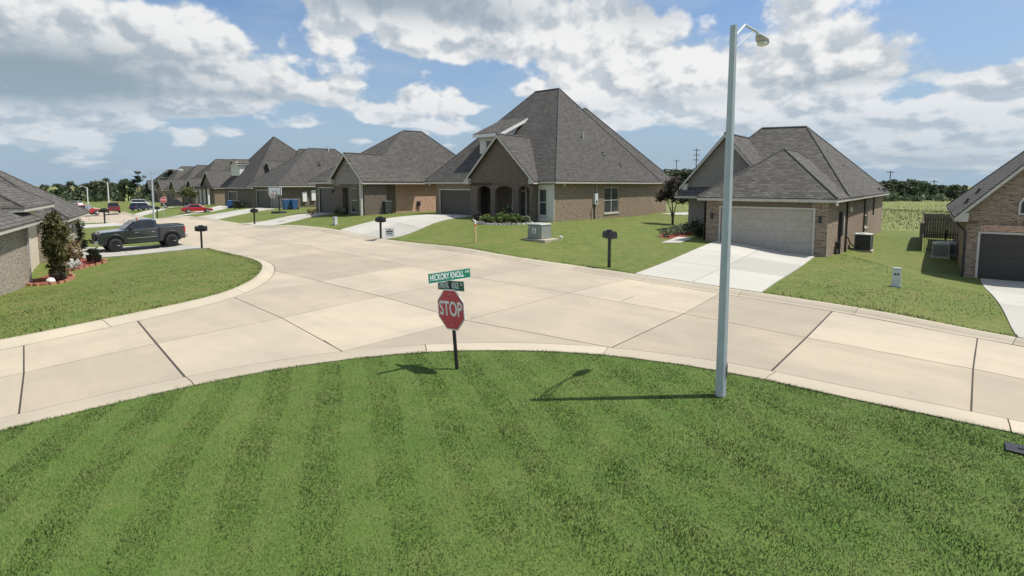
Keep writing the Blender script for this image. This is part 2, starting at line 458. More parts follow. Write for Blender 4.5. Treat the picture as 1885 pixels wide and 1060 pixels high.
# ---------------------------------------------------------------- mesh helpers
class MB:
    """collects faces, becomes one mesh object"""
    def __init__(self):
        self.v = []; self.f = []
    def add(self, verts, faces):
        o = len(self.v)
        self.v += [tuple(p) for p in verts]
        self.f += [tuple(i + o for i in f) for f in faces]
        return self
    def face(self, *pts):
        return self.add(pts, [tuple(range(len(pts)))])
    def box(self, x0, x1, y0, y1, z0, z1, tx=0.0, ty=0.0):
        vs = [(x0, y0, z0), (x1, y0, z0), (x1, y1, z0), (x0, y1, z0),
              (x0 + tx, y0 + ty, z1), (x1 - tx, y0 + ty, z1), (x1 - tx, y1 - ty, z1), (x0 + tx, y1 - ty, z1)]
        return self.add(vs, [(3, 2, 1, 0), (4, 5, 6, 7), (0, 1, 5, 4), (1, 2, 6, 5), (2, 3, 7, 6), (3, 0, 4, 7)])
    def prism(self, poly, z0, z1):
        n = len(poly)
        vs = [(*p, z0) for p in poly] + [(*p, z1) for p in poly]
        fs = [tuple(reversed(range(n))), tuple(range(n, 2 * n))] + [(i, (i + 1) % n, n + (i + 1) % n, n + i) for i in range(n)]
        return self.add(vs, fs)
    def extrude_x(self, prof, x0, x1):
        """profile in (y, z) swept along x"""
        n = len(prof)
        vs = [(x0, *p) for p in prof] + [(x1, *p) for p in prof]
        fs = [tuple(reversed(range(n))), tuple(range(n, 2 * n))] + [(i, (i + 1) % n, n + (i + 1) % n, n + i) for i in range(n)]
        return self.add(vs, fs)
    def extrude_y(self, prof, y0, y1):
        """profile in (x, z) swept along y"""
        n = len(prof)
        vs = [(p[0], y0, p[1]) for p in prof] + [(p[0], y1, p[1]) for p in prof]
        fs = [tuple(range(n)), tuple(reversed(range(n, 2 * n)))] + [(n + i, n + (i + 1) % n, (i + 1) % n, i) for i in range(n)]
        return self.add(vs, fs)
    def tube(self, pts, rads, n=8, cap=True):
        pts = [Vector(p) for p in pts]
        if not hasattr(rads, "__len__"):
            rads = [rads] * len(pts)
        base = len(self.v)
        up = None
        for i, p in enumerate(pts):
            d = (pts[min(i + 1, len(pts) - 1)] - pts[max(i - 1, 0)]).normalized()
            a = d.cross(Vector((0, 0, 1)) if abs(d.z) < .95 else Vector((1, 0, 0))).normalized() if up is None else (up - d * up.dot(d)).normalized()
            up = a
            b = d.cross(a)
            for k in range(n):
                an = 2 * math.pi * k / n
                self.v.append(tuple(p + (a * math.cos(an) + b * math.sin(an)) * rads[i]))
        for i in range(len(pts) - 1):
            for k in range(n):
                k2 = (k + 1) % n
                self.f.append((base + i * n + k, base + i * n + k2, base + (i + 1) * n + k2, base + (i + 1) * n + k))
        if cap:
            self.f.append(tuple(base + k for k in reversed(range(n))))
            self.f.append(tuple(base + (len(pts) - 1) * n + k for k in range(n)))
        return self
    def ring_y(self, cx, cz, r, y0, y1, n=20):
        """a disc with thickness, axis along y"""
        return self.tube([(cx, y0, cz), (cx, y1, cz)], r, n)
    def move(self, m):
        self.v = [tuple(m @ Vector(p)) for p in self.v]
        return self
    def mesh(self, name, mat, smooth=False, recalc=True):
        me = bpy.data.meshes.new(name)
        me.from_pydata(self.v, [], self.f)
        if recalc:
            bm = bmesh.new(); bm.from_mesh(me)
            bmesh.ops.recalc_face_normals(bm, faces=bm.faces)
            bm.to_mesh(me); bm.free()
        if mat:
            me.materials.append(MATS[mat] if isinstance(mat, str) else mat)
        if smooth:
            me.polygons.foreach_set("use_smooth", [True] * len(me.polygons))
        return me
    def build(self, name, mat, parent=None, smooth=False, bevel=0.0, recalc=True):
        o = bpy.data.objects.new(name, self.mesh(name, mat, smooth, recalc))
        COL.objects.link(o)
        if parent is not None:
            o.parent = parent
        if bevel:
            md = o.modifiers.new("edge", "BEVEL"); md.width = bevel; md.segments = 2; md.limit_method = "ANGLE"
        return o


def link(name, me, parent=None):
    o = bpy.data.objects.new(name, me); COL.objects.link(o)
    if parent is not None:
        o.parent = parent
    return o


def tag(o, label=None, cat=None, group=None, kind=None):
    for k, v in (("label", label), ("category", cat), ("group", group), ("kind", kind)):
        if v:
            o[k] = v
    return o


def thing(name, label, cat, loc, rz=0.0, group=None):
    o = bpy.data.objects.new(name, None)
    o.empty_display_size = 0.2
    COL.objects.link(o)
    o.location = loc
    o.rotation_euler = (0, 0, rz)
    return tag(o, label, cat, group)


def copy_tree(o, parent=None):
    c = o.copy(); COL.objects.link(c)
    c.parent = parent
    for ch in list(o.children):
        copy_tree(ch, c)
    return c


def on_ground(x, y, off=0.1):
    return (x, y, gz(x, y) + off)


# ---------------------------------------------------------------- polylines
def offset_line(pts, d):
    p = np.array(pts, float)
    t = np.gradient(p, axis=0)
    t /= np.linalg.norm(t, axis=1)[:, None]
    n = np.stack([-t[:, 1], t[:, 0]], 1)
    return [tuple(q) for q in p + n * d]


def smooth_line(pts, step=0.5):
    """Catmull-Rom through the points, resampled"""
    P = [np.array(p, float) for p in pts]
    P = [2 * P[0] - P[1]] + P + [2 * P[-1] - P[-2]]
    out = []
    for i in range(1, len(P) - 2):
        a, b, c, d = P[i - 1:i + 3]
        n = max(2, int(np.linalg.norm(c - b) / step))
        for k in range(n):
            s = k / n
            out.append(0.5 * (2 * b + (c - a) * s + (2 * a - 5 * b + 4 * c - d) * s * s + (3 * b - a - 3 * c + d) * s ** 3))
    out.append(P[-2])
    return [tuple(q) for q in out]


def near_i(line, p):
    a = np.array(line); return int(((a - np.array(p)) ** 2).sum(1).argmin())


def nd(line, x, y):
    """the exact point of a polyline closest to (x, y)"""
    A = np.array(line[:-1]); B = np.array(line[1:]); d = B - A; p = np.array((x, y))
    k = np.clip(((p - A) * d).sum(1) / (d * d).sum(1), 0, 1)
    Q = A + d * k[:, None]
    return tuple(Q[((Q - p) ** 2).sum(1).argmin()])


def cut(line, a, b):
    pa, pb = nd(line, *a), nd(line, *b)
    if (np.array(pa) - np.array(pb)).any():
        i, j = near_i(line, pa), near_i(line, pb)
        mid = line[i:j + 1] if i <= j else list(reversed(line[j:i + 1]))
        mid = [q for q in mid if math.dist(q, pa) > .3 and math.dist(q, pb) > .3]
        return [pa] + mid + [pb]
    return [pa]


def inset_poly(poly, d):
    p = np.array(poly, float)
    area = 0.5 * np.sum(p[:, 0] * np.roll(p[:, 1], -1) - np.roll(p[:, 0], -1) * p[:, 1])
    if area < 0:
        p = p[::-1]
    keep = np.linalg.norm(p - np.roll(p, 1, 0), axis=1) > 1e-3
    p = p[keep]
    e = np.roll(p, -1, 0) - p
    e /= np.linalg.norm(e, axis=1)[:, None]
    n = np.stack([-e[:, 1], e[:, 0]], 1)
    n0 = np.roll(n, 1, 0)
    m = n + n0
    k = np.clip((m * n).sum(1), 0.35, None)
    return [tuple(q) for q in p + m / k[:, None] * d]


def draped(poly, top, thick, cell):
    """polygon cut by a grid and laid on the terrain, with a skirt"""
    bm = bmesh.new()
    vs = [bm.verts.new((x, y, 0)) for x, y in poly]
    bm.faces.new(vs)
    xs = [p[0] for p in poly]; ys = [p[1] for p in poly]
    for ax, lo, hi in ((0, min(xs), max(xs)), (1, min(ys), max(ys))):
        k = math.floor(lo / cell) + 1
        while k * cell < hi:
            co = [0, 0, 0]; no = [0, 0, 0]; co[ax] = k * cell; no[ax] = 1
            bmesh.ops.bisect_plane(bm, geom=bm.verts[:] + bm.edges[:] + bm.faces[:], plane_co=co, plane_no=no, dist=1e-4)
            k += 1
    bmesh.ops.recalc_face_normals(bm, faces=bm.faces)
    if bm.faces and sum(f.normal.z for f in bm.faces) < 0:
        bmesh.ops.reverse_faces(bm, faces=bm.faces)
    v = bm.verts[:]
    z = ground_z(np.array([q.co.x for q in v]), np.array([q.co.y for q in v]))
    for q, h in zip(v, z):
        q.co.z = h + top
    if thick:
        edges = [e for e in bm.edges if e.is_boundary]
        r = bmesh.ops.extrude_edge_only(bm, edges=edges)
        for q in r["geom"]:
            if isinstance(q, bmesh.types.BMVert):
                q.co.z -= thick
        bmesh.ops.recalc_face_normals(bm, faces=bm.faces)
        up = [f for f in bm.faces if abs(f.normal.z) > 0.5]
        if sum(f.normal.z for f in up) < 0:
            bmesh.ops.reverse_faces(bm, faces=bm.faces)
    return bm


def sheet(name, poly, top, thick, cell, mat, parent=None):
    bm = draped(poly, top, thick, cell)
    me = bpy.data.meshes.new(name); bm.to_mesh(me); bm.free()
    me.materials.append(MATS[mat])
    return link(name, me, parent)

# ================================================================ SETTING: ground, road, kerbs, lawns
FF = smooth_line([(18.5, .6), (16.5, 3.2), (14.6, 5.7), (12.6, 8.4), (10.55, 11.2), (8.4, 14.0), (6.35, 16.35), (4.05, 18.95), (1.3, 22.0), (-1.3, 24.75), (-4.8, 28.35),
                  (-8.6, 32.1), (-14.3, 37.3), (-20.3, 42.5), (-26.2, 46.9), (-32, 51.8), (-41, 60.5), (-50, 69.5), (-62, 82), (-80, 101)])
FB = offset_line(FF, -0.46)
LB = smooth_line([(-90, 51), (-62, 58.6), (-52, 61.2), (-47.8, 59.6), (-41, 53.2), (-33, 45.0), (-24.3, 37.2), (-16.7, 30.0), (-13.4, 26.4), (-11.1, 23.4), (-9.85, 21.2),
                  (-9.0, 18.9), (-8.68, 17.2), (-8.66, 15.8), (-9.0, 14.5), (-9.5, 13.25), (-10.05, 12.0), (-10.7, 10.8), (-11.8, 9.3), (-13.5, 7.5), (-17, 4.3), (-22, 0)])
LF = offset_line(LB, 0.46)
NB = smooth_line([(-17, -2.3), (-13, 1.3), (-9.6, 4.3), (-7.7, 6.05), (-6.67, 7.13), (-6.02, 7.82), (-5.19, 8.6), (-4.24, 9.32), (-3.0, 9.97), (-1.67, 10.36), (-0.46, 10.48), (.61, 10.42),
                  (1.76, 10.18), (2.79, 9.76), (3.62, 9.3), (4.25, 8.85), (5.1, 8.12), (6.29, 7.2), (6.95, 6.65), (8.1, 5.5), (9.9, 3.3), (13, -1), (15, -4)])
NF = offset_line(NB, 0.68)

# one sheet to the horizon
def build_ground():
    rings = [0, 4, 9, 15, 22, 30, 40, 52, 66, 82, 100, 125, 160, 210, 300, 450, 800, 1500, 3500]
    seg = 72
    v = [(0, 0, gz(0, 0) - .3)]; f = []
    for r in rings[1:]:
        a = np.arange(seg) / seg * 2 * math.pi
        x, y = r * np.cos(a), r * np.sin(a)
        k = min(1, 170 / r)
        z = ground_z(x * k, y * k) - .3 - max(0, r - 170) * .0035 * (1 if r < 500 else 500 / r)
        v += list(zip(x, y, z))
    for k in range(seg):
        f.append((0, 1 + k, 1 + (k + 1) % seg))
    for i in range(len(rings) - 2):
        for k in range(seg):
            a, b = 1 + i * seg, 1 + (i + 1) * seg
            f.append((a + k, b + k, b + (k + 1) % seg, a + (k + 1) % seg))
    mb = MB(); mb.add(v, f)
    tag(mb.build("ground", "field_grass", smooth=True), kind="structure")

build_ground()

road = thing("road", None, None, (0, 0, 0)); road["kind"] = "structure"
sheet("joint_bed", FB[::6] + [(-95, 93), (-95, 50), (-60, 56), (-19, 29), (-14, 19), (-13, 12), (-24, -1), (-16, -4), (-5, 6), (0, 8.5), (4, 6.5), (12, -3), (20, -3)], -0.13, 0, 3.0, "joint_filler", road)

J2J3 = (-8.63, 9.34); J1J3 = (-7.45, 11.12); J4J3 = (-5.74, 13.29); J5J3 = (-3.9, 15.93); J7J3 = (-1.25, 19.15)
J5J6 = (-1.15, 13.05); J5J12 = (-6.62, 18.45); J7J12 = (-4.25, 22.05); J7J6 = (1.74, 16.42); J7J8 = (4.43, 13.75)
J7J9 = (6.4, 11.56); J7J10 = (8.33, 9.55); J7b = (-9.15, 27.0); N1 = (-3.2, 10.4); N2 = (1.95, 10.6)
slabs = [
    cut(LF, (-10.1, 10.97), (-9.12, 12.98)) + [J1J3, J2J3],
    [J2J3, J1J3] + cut(NF, (-5.5, 8.95), (-6.98, 7.45)),
    cut(LF, (-13.9, 7.8), (-10.1, 10.97)) + [J2J3, (-10.6, 6.9), (-12.2, 5.5)],
    [(-10.6, 6.9), J2J3] + cut(NF, (-6.98, 7.45), (-10, 4.65)) + [(-11.6, 6.0)],
    cut(LF, (-9.12, 12.98), (-8.25, 15.8)) + [J4J3, J1J3],
    [J1J3, J4J3] + cut(NF, (-3.3, 10.4), (-5.5, 8.95)),
    cut(LF, (-8.25, 15.8), (-9.2, 20.75)) + [J5J12],
    [cut(LF, (-8.25, 15.8), (-8.25, 15.8))[0], J5J12, J5J3, J4J3],
    [J4J3, J5J3, J5J6] + cut(NF, (-3.3, 10.4), (-3.3, 10.4)),
    cut(NF, (-3.3, 10.4), (1.95, 10.6)) + [J5J6],
    cut(LF, (-9.2, 20.75), (-11.0, 24.2)) + [J7b, J7J12, J5J12],
    [J5J12, J7J12, J7J3, J5J3],
    [J5J3, J7J3, J7J6, J5J6],
    [J5J6, J7J6, J7J8] + cut(NF, (1.95, 10.6), (1.95, 10.6)),
    [J7b] + cut(FF, (-6.3, 29.8), (-2.2, 25.65)) + [J7J12],
    [J7J12] + cut(FF, (-2.2, 25.65), (1.2, 22.1)) + [J7J3],
    [J7J3] + cut(FF, (1.2, 22.1), (4.1, 18.9)) + [J7J6],
    [J7J6] + cut(FF, (4.1, 18.9), (6.35, 16.35)) + [J7J8],
    [J7J8] + cut(FF, (6.35, 16.35), (8.4, 14.0)) + [J7J9],
    cut(NF, (1.95, 10.6), (4.5, 9.25)) + [J7J9, J7J8],
    [J7J9] + cut(FF, (8.4, 14.0), (10.2, 11.65)) + [J7J10],
    cut(NF, (4.5, 9.25), (6.62, 7.55)) + [J7J10, J7J9],
    [J7J10] + cut(FF, (10.2, 11.65), (12.6, 8.4)) + [(10.6, 6.85)],
    cut(NF, (6.62, 7.55), (8.6, 5.6)) + [(10.6, 6.85), J7J10],
    [(10.6, 6.85)] + cut(FF, (12.6, 8.4), (15.5, 4.5)) + [(13.2, 3.2)],
    cut(NF, (8.6, 5.6), (11.2, 2.3)) + [(13.2, 3.2), (10.6, 6.85)],
]
for s in slabs:
    sheet("slab", inset_poly(s, 0.012), 0.0, 0.16, 2.0, "road_concrete", road)
# the avenue running away: pairs of slabs
fi = near_i(FF, (-6.3, 29.8)); step = 9
prev = (near_i(LF, (-11.0, 24.2)), fi, np.array(J7b))
for k in range(18):
    f2 = fi + step * (k + 1)
    if f2 >= len(FF):
        break
    q = np.array(FF[f2])
    l2 = near_i(LF[near_i(LF, (-47.5, 60)):near_i(LF, (-11, 24.2)) + 1], q) + near_i(LF, (-47.5, 60)) if q[0] > -52 else None
    if l2 is None:
        break
    l2 = min(l2, prev[0])
    mid = (q + np.array(LF[l2])) / 2
    l_pts = LF[l2:prev[0] + 1]
    sheet("slab", inset_poly([tuple(prev[2])] + [p for p in FF[prev[1]:f2 + 1]] + [tuple(mid)], 0.012), 0.0, 0.16, 2.0, "road_concrete", road)
    sheet("slab", inset_poly([tuple(mid)] + l_pts + [tuple(prev[2])], 0.012), 0.0, 0.16, 2.0, "road_concrete", road)
    prev = (l2, f2, mid)
e0 = LF[prev[0]]
sheet("slab", inset_poly([e0] + [p for p in reversed(LF[near_i(LF, (-89, 51.4)):prev[0]])][::4] + [(-90, 64.5), (-66, 69.5), (-60, 72), (-66, 79.5), (-84, 97), FF[-1]] + list(reversed(FF[prev[1]:-1]))[::3], 0.012), 0.0, 0.16, 3.0, "road_concrete", road)

# wide tarred joints
def strip(name, a, b, w, mat, top, parent):
    a = np.array(a); b = np.array(b); d = (b - a) / np.linalg.norm(b - a); n = np.array([-d[1], d[0]]) * w / 2
    return sheet(name, [tuple(a + n), tuple(b + n), tuple(b - n), tuple(a - n)], top, 0.03, 3.0, mat, parent)
for path, w in (([nd(LF, -9.12, 12.98), J1J3, nd(NF, -5.5, 8.95)], .036), ([nd(NF, 4.5, 9.25), J7J9, nd(FF, 8.4, 14.0)], .034), ([nd(NF, 6.62, 7.55), J7J10, nd(FF, 10.2, 11.65)], .024),
                ([nd(LF, -10.1, 10.97), J2J3, nd(NF, -6.98, 7.45)], .022)):
    for a, b in zip(path, path[1:]):
        strip("expansion_joint", a, b, w, "joint_tar", 0.004, road)
for a, b in ((J4J3, nd(NF, -3.3, 10.4)), (J4J3, nd(LF, -8.25, 15.8)), (J5J6, nd(NF, 1.95, 10.6)), (J7J8, nd(NF, 1.95, 10.6)), (J5J3, J5J6), (J5J3, J5J12)):
    strip("expansion_joint", a, b, 0.014, "joint_tar", 0.004, road)

for a, b in (((-4.03, 11.35), (-3.55, 10.75)), ((3.1, 15.2), (3.6, 15.9)), ((-6.3, 20.4), (-5.7, 20.9))):
    strip("crack", a, b, 0.010, "joint_tar", 0.004, road)
KERB_PROF = [(0, -.2), (0, .105), (.02, .122), (.15, .12), (.26, .075), (.35, .025), (.445, .004), (.445, -.2)]
KERB_LOW = [(0, -.2), (0, .048), (.02, .056), (.18, .056), (.36, .040), (.52, .018), (.665, .004), (.665, -.2)]
def kerb(name, line, sign, seg_n=6, lo=0, hi=None, prof=KERB_PROF):
    root = thing(name, None, None, (0, 0, 0)); root["kind"] = "structure"
    hi = hi or len(line) - 1
    i = lo
    n = len(KERB_PROF)
    while i < hi:
        j = min(hi, i + seg_n)
        pts = np.array(line[max(0, i - 1):j + 2], float)
        t = np.gradient(pts, axis=0); t /= np.linalg.norm(t, axis=1)[:, None]
        off = i - max(0, i - 1)
        pts, t = pts[off:off + j - i + 1], t[off:off + j - i + 1]
        pts = pts.copy(); pts[0] += t[0] * .008; pts[-1] -= t[-1] * .008
        nn = np.stack([-t[:, 1], t[:, 0]], 1) * sign
        mb = MB(); vs = []
        for p, q in zip(pts, nn):
            for d, z in prof:
                w = p + q * d
                vs.append((w[0], w[1], gz(*w) + z))
        fs = []
        for a in range(len(pts) - 1):
            for k in range(n - 1):
                fs.append((a * n + k, a * n + k + 1, (a + 1) * n + k + 1, (a + 1) * n + k))
        fs += [tuple(range(n)), tuple((len(pts) - 1) * n + k for k in reversed(range(n)))]
        mb.add(vs, fs).build("kerb_segment", "kerb_concrete", root)
        i = j
    return root

kerb("kerb_far_side", FB, 1)
kerb("kerb_left_corner", LB, 1)
kerb("kerb_near_corner", NB, 1, prof=KERB_LOW)

# lawns
corner_poly = NB[::2] + [(15, -6), (-17, -6)]
lot_poly = FB[::4] + [(-85, 106), (-100, 125), (-45, 126), (-15, 98), (11, 71), (32.3, 47.6), (50, 32), (75, 10), (40, -6), (19.5, -1)]
l_cut = near_i(LB, (-62, 58.6))
left_poly = LB[l_cut::3] + [(-24, -2), (-60, -5), (-95, 30), (-90, 50.5)]
tag(sheet("corner_lawn", corner_poly, 0.035, 0.4, 1.0, "lawn_near"), kind="structure")
tag(sheet("lot_lawn", lot_poly, 0.10, 0.4, 1.5, "lawn_far"), kind="structure")
tag(sheet("left_lawn", left_poly, 0.10, 0.4, 1.5, "lawn_far"), kind="structure")
tag(sheet("far_left_lawn", [(-60.5, 72.6), (-66, 80.2), (-85, 98.5), (-110, 125), (-170, 130), (-140, 70), (-92, 65.5)], 0.10, 0.4, 4.0, "lawn_far"), kind="structure")
tag(sheet("field", [(75.2, 10), (50.1, 32.2), (32.4, 47.8), (11.1, 71.2), (-14.9, 98.2), (-45, 126.3), (-60, 300), (330, 300), (340, 40)], 0.06, 0.4, 8.0, "field_grass"), kind="structure")

# driveways: slabs laid just above the lawn
def driveway(name, k0, k1, h1, h0, nx, ny, mat="drive_concrete"):
    root = thing(name, None, None, (0, 0, 0)); root["kind"] = "structure"
    k0, k1, h1, h0 = (np.array(p, float) for p in (k0, k1, h1, h0))
    def bl(u, v):
        return (k0 * (1 - u) + k1 * u) * (1 - v) + (h0 * (1 - u) + h1 * u) * v
    for i in range(nx):
        for j in range(ny):
            q = [bl(i / nx, j / ny), bl((i + 1) / nx, j / ny), bl((i + 1) / nx, (j + 1) / ny), bl(i / nx, (j + 1) / ny)]
            sheet("slab", inset_poly([tuple(p) for p in q], 0.012), 0.135, 0.08, 0.75, mat, root)
    return root

def fb(x, y):
    p = FB[near_i(FB, (x, y))]
    return p
driveway("driveway_tan_door_house", fb(4.6, 19.2), fb(7.3, 16.1), (14.55, 25.85), (10.9, 28.9), 2, 3)
driveway("driveway_tall_roof_house", fb(-11.3, 35.1), fb(-7.5, 31.4), (-2.6, 41.0), (-5.9, 43.5), 2, 3)
driveway("driveway_edge_house", fb(10.9, 11.6), fb(14.3, 6.8), (25.5, 20.6), (21.0, 24.1), 2, 3)
driveway("driveway_vent_gable_house", fb(-22.3, 44.7), fb(-18.6, 41.4), (-14.9, 46.4), (-17.3, 48.5), 2, 2)
driveway("driveway_hoop_house", fb(-28.7, 49.6), fb(-25.6, 47.0), (-25.4, 58.6), (-28.3, 60.6), 2, 2)
driveway("driveway_red_car", fb(-38, 58.2), fb(-35.5, 55.5), (-40.0, 79), (-43.0, 81.5), 2, 3)
driveway("driveway_dark_car", fb(-46.3, 66.4), fb(-43.5, 63.6), (-50.5, 83), (-53.5, 85.5), 2, 3)
driveway("driveway_pickup", LB[near_i(LB, (-20.9, 34.0))], LB[near_i(LB, (-17.0, 30.3))], (-23.6, 27.6), (-27.2, 31.6), 2, 2)
driveway("driveway_next_lot", LB[near_i(LB, (-33.5, 45.4))], LB[near_i(LB, (-30, 42.2))], (-40, 35), (-43.5, 38.2), 2, 2)
driveway("driveway_left_far", LB[near_i(LB, (-44, 56))], LB[near_i(LB, (-41.2, 53.3))], (-52, 46), (-55, 49), 1, 2)
driveway("garden_path", (7.7, 28.0), (8.7, 28.0), (10.15, 30.4), (9.6, 31.2), 1, 2)
driveway("patio", (13.0, 47.6), (14.6, 46.2), (18.2, 50.6), (16.6, 52), 1, 1)

# ---------------------------------------------------------------- grass
def in_poly(px, py, poly):
    p = np.array(poly); x0, y0 = p[:, 0], p[:, 1]; x1, y1 = np.roll(x0, -1), np.roll(y0, -1)
    c = np.zeros(px.shape, bool)
    for a, b, d, e in zip(x0, y0, x1, y1):
        if b == e:
            continue
        hit = ((b > py) != (e > py)) & (px < (d - a) * (py - b) / (e - b) + a)
        c ^= hit
    return c

def blades(name, pts, h, w, mat, off, lean, top=None):
    """each blade a bent two-triangle leaf"""
    n = len(pts)
    z = np.concatenate([ground_z(pts[i:i + 20000, 0], pts[i:i + 20000, 1]) for i in range(0, n, 20000)]) + off
    ang = np.random.rand(n) * 2 * np.pi
    dx, dy = np.cos(ang) * w * .5, np.sin(ang) * w * .5
    patch = np.sin(pts[:, 0] * 2.1 + 1.3 * np.sin(pts[:, 1] * 1.7)) * np.sin(pts[:, 1] * 2.6 + np.sin(pts[:, 0] * 3.1)) + .6 * np.sin(pts[:, 0] * 7.3 + pts[:, 1] * 5.1) * np.sin(pts[:, 1] * 8.7)
    hh = h * (.55 + .75 * np.random.rand(n)) * (1 + .22 * patch)
    ph = np.random.rand(n) * 2 * np.pi
    lr = np.random.rand(n) * .55
    lx = (lean[:, 0] + np.cos(ph) * lr) * hh; ly = (lean[:, 1] + np.sin(ph) * lr) * hh
    V = np.empty((n, 4, 3))
    V[:, 0] = np.stack([pts[:, 0] - dx, pts[:, 1] - dy, z], 1)
    V[:, 1] = np.stack([pts[:, 0] + dx, pts[:, 1] + dy, z], 1)
    V[:, 2] = np.stack([pts[:, 0] + lx * .45 + dx * .8, pts[:, 1] + ly * .45 + dy * .8, z + hh * .6], 1)
    V[:, 3] = np.stack([pts[:, 0] + lx, pts[:, 1] + ly, z + hh * .93], 1)
    me = bpy.data.meshes.new(name)
    me.vertices.add(n * 4); me.vertices.foreach_set("co", V.ravel())
    me.loops.add(n * 6); me.polygons.add(n * 2)
    b = np.arange(n)[:, None] * 4
    me.loops.foreach_set("vertex_index", (b + np.array([0, 1, 2, 0, 2, 3])).ravel().astype(np.int32))
    me.polygons.foreach_set("loop_start", (np.arange(n * 2) * 3).astype(np.int32))
    me.polygons.foreach_set("loop_total", np.full(n * 2, 3, np.int32))
    at = me.attributes.new("tone", "FLOAT", "POINT")
    tone = np.repeat(np.random.rand(n) ** 2, 4)
    tone.reshape(n, 4)[:, 3] += .25
    at.data.foreach_set("value", np.clip(tone, 0, 1))
    me.update(); me.validate()
    me.materials.append(MATS[mat])
    return tag(link(name, me), kind="stuff")

def scatter(poly, box, n, keep=None):
    x = box[0] + np.random.rand(n) * (box[1] - box[0]); y = box[2] + np.random.rand(n) * (box[3] - box[2])
    m = in_poly(x, y, poly)
    if keep is not None:
        m &= keep(x, y)
    return np.stack([x[m], y[m]], 1)

ST = np.array([-0.31, 0.95]); SN = np.array([0.95, 0.31])
def mow(pts, width=.40):
    k = np.floor((pts @ SN + .05 * np.sin(pts[:, 1] * 1.3)) / width).astype(int) % 2
    return np.where(k[:, None] == 0, ST * .33, -ST * .17)

def view_keep(x, y):
    return (np.abs(x) < y * 1.05 + 2.4) & (y > 1.6)

p = scatter(corner_poly, (-12, 12, 1.6, 10.7), 1250000, lambda x, y: view_keep(x, y) & (np.random.rand(len(x)) < np.clip(5.2 / y, .35, 1.0)))
blades("lawn_blades", p, .028, .0070, "blade_near", .030, mow(p))
# ragged fringe hanging over the kerb
fr = np.array(smooth_line(NB[near_i(NB, (-7.5, 6.3)):near_i(NB, (8.2, 5.4))], .02)); fr = fr[np.random.randint(0, len(fr), 9000)] + np.random.randn(9000, 2) * .018
blades("lawn_fringe", fr, .036, .008, "blade_near", .03, np.random.randn(len(fr), 2) * .3)
d_keep = lambda x, y: (np.abs(x) < y * 1.0 + 1) & (np.random.rand(len(x)) < np.clip(17 / y, .12, 1) ** 2)
HARD = []
p = scatter(left_poly, (-27, -8, 9, 34), 130000, d_keep)
p = p[~in_poly(p[:, 0], p[:, 1], [(-15.5, 33.5), (-22.5, 39), (-28.6, 31.6), (-23.2, 26.9), (-16.6, 30.0)])]
blades("left_lawn_blades", p, .035, .018, "blade_far", .09, np.random.randn(len(p), 2) * .25)
p = scatter(lot_poly, (-12, 32, 11, 48), 200000, d_keep)
ex = [[fb(4.5, 19.3), fb(7.4, 16), (14.7, 25.8), (10.8, 29.1)], [fb(-11.4, 35.2), fb(-7.4, 31.3), (-2.5, 41), (-6, 43.6)], [fb(10.8, 11.7), fb(14.4, 6.7), (25.6, 20.6), (20.9, 24.2)], [(7.6, 27.9), (8.8, 27.9), (10.3, 30.4), (9.6, 31.4)]]
for e in ex:
    p = p[~in_poly(p[:, 0], p[:, 1], e)]
blades("lot_lawn_blades", p, .035, .02, "blade_far", .09, np.random.randn(len(p), 2) * .25)
fr = np.concatenate([np.array(FB[near_i(FB, (14, 7)):near_i(FB, (-12, 36))]), np.array(LB[near_i(LB, (-17, 30)):near_i(LB, (-12, 9))])])
fr = fr[np.random.randint(0, len(fr), 9000)] + np.random.randn(9000, 2) * .2
fr = fr[in_poly(fr[:, 0], fr[:, 1], lot_poly) | in_poly(fr[:, 0], fr[:, 1], left_poly)]
for e in ex:
    fr = fr[~in_poly(fr[:, 0], fr[:, 1], e)]
blades("verge_fringe", fr, .07, .018, "blade_far", .09, np.random.randn(len(fr), 2) * .3)
fp = [(32.6, 48.2), (50.3, 32.6), (78, 8), (330, 60), (300, 200), (60, 200), (11.3, 71.6)]
p = scatter(fp, (10, 130, 20, 160), 240000, lambda x, y: (np.abs(x) < y * 1.0) & (np.random.rand(len(x)) < np.clip(50 / y, 0, 1) ** 1.5))
blades("field_tall_grass", p, .20, .05, "blade_field", .03, np.random.randn(len(p), 2) * .15)

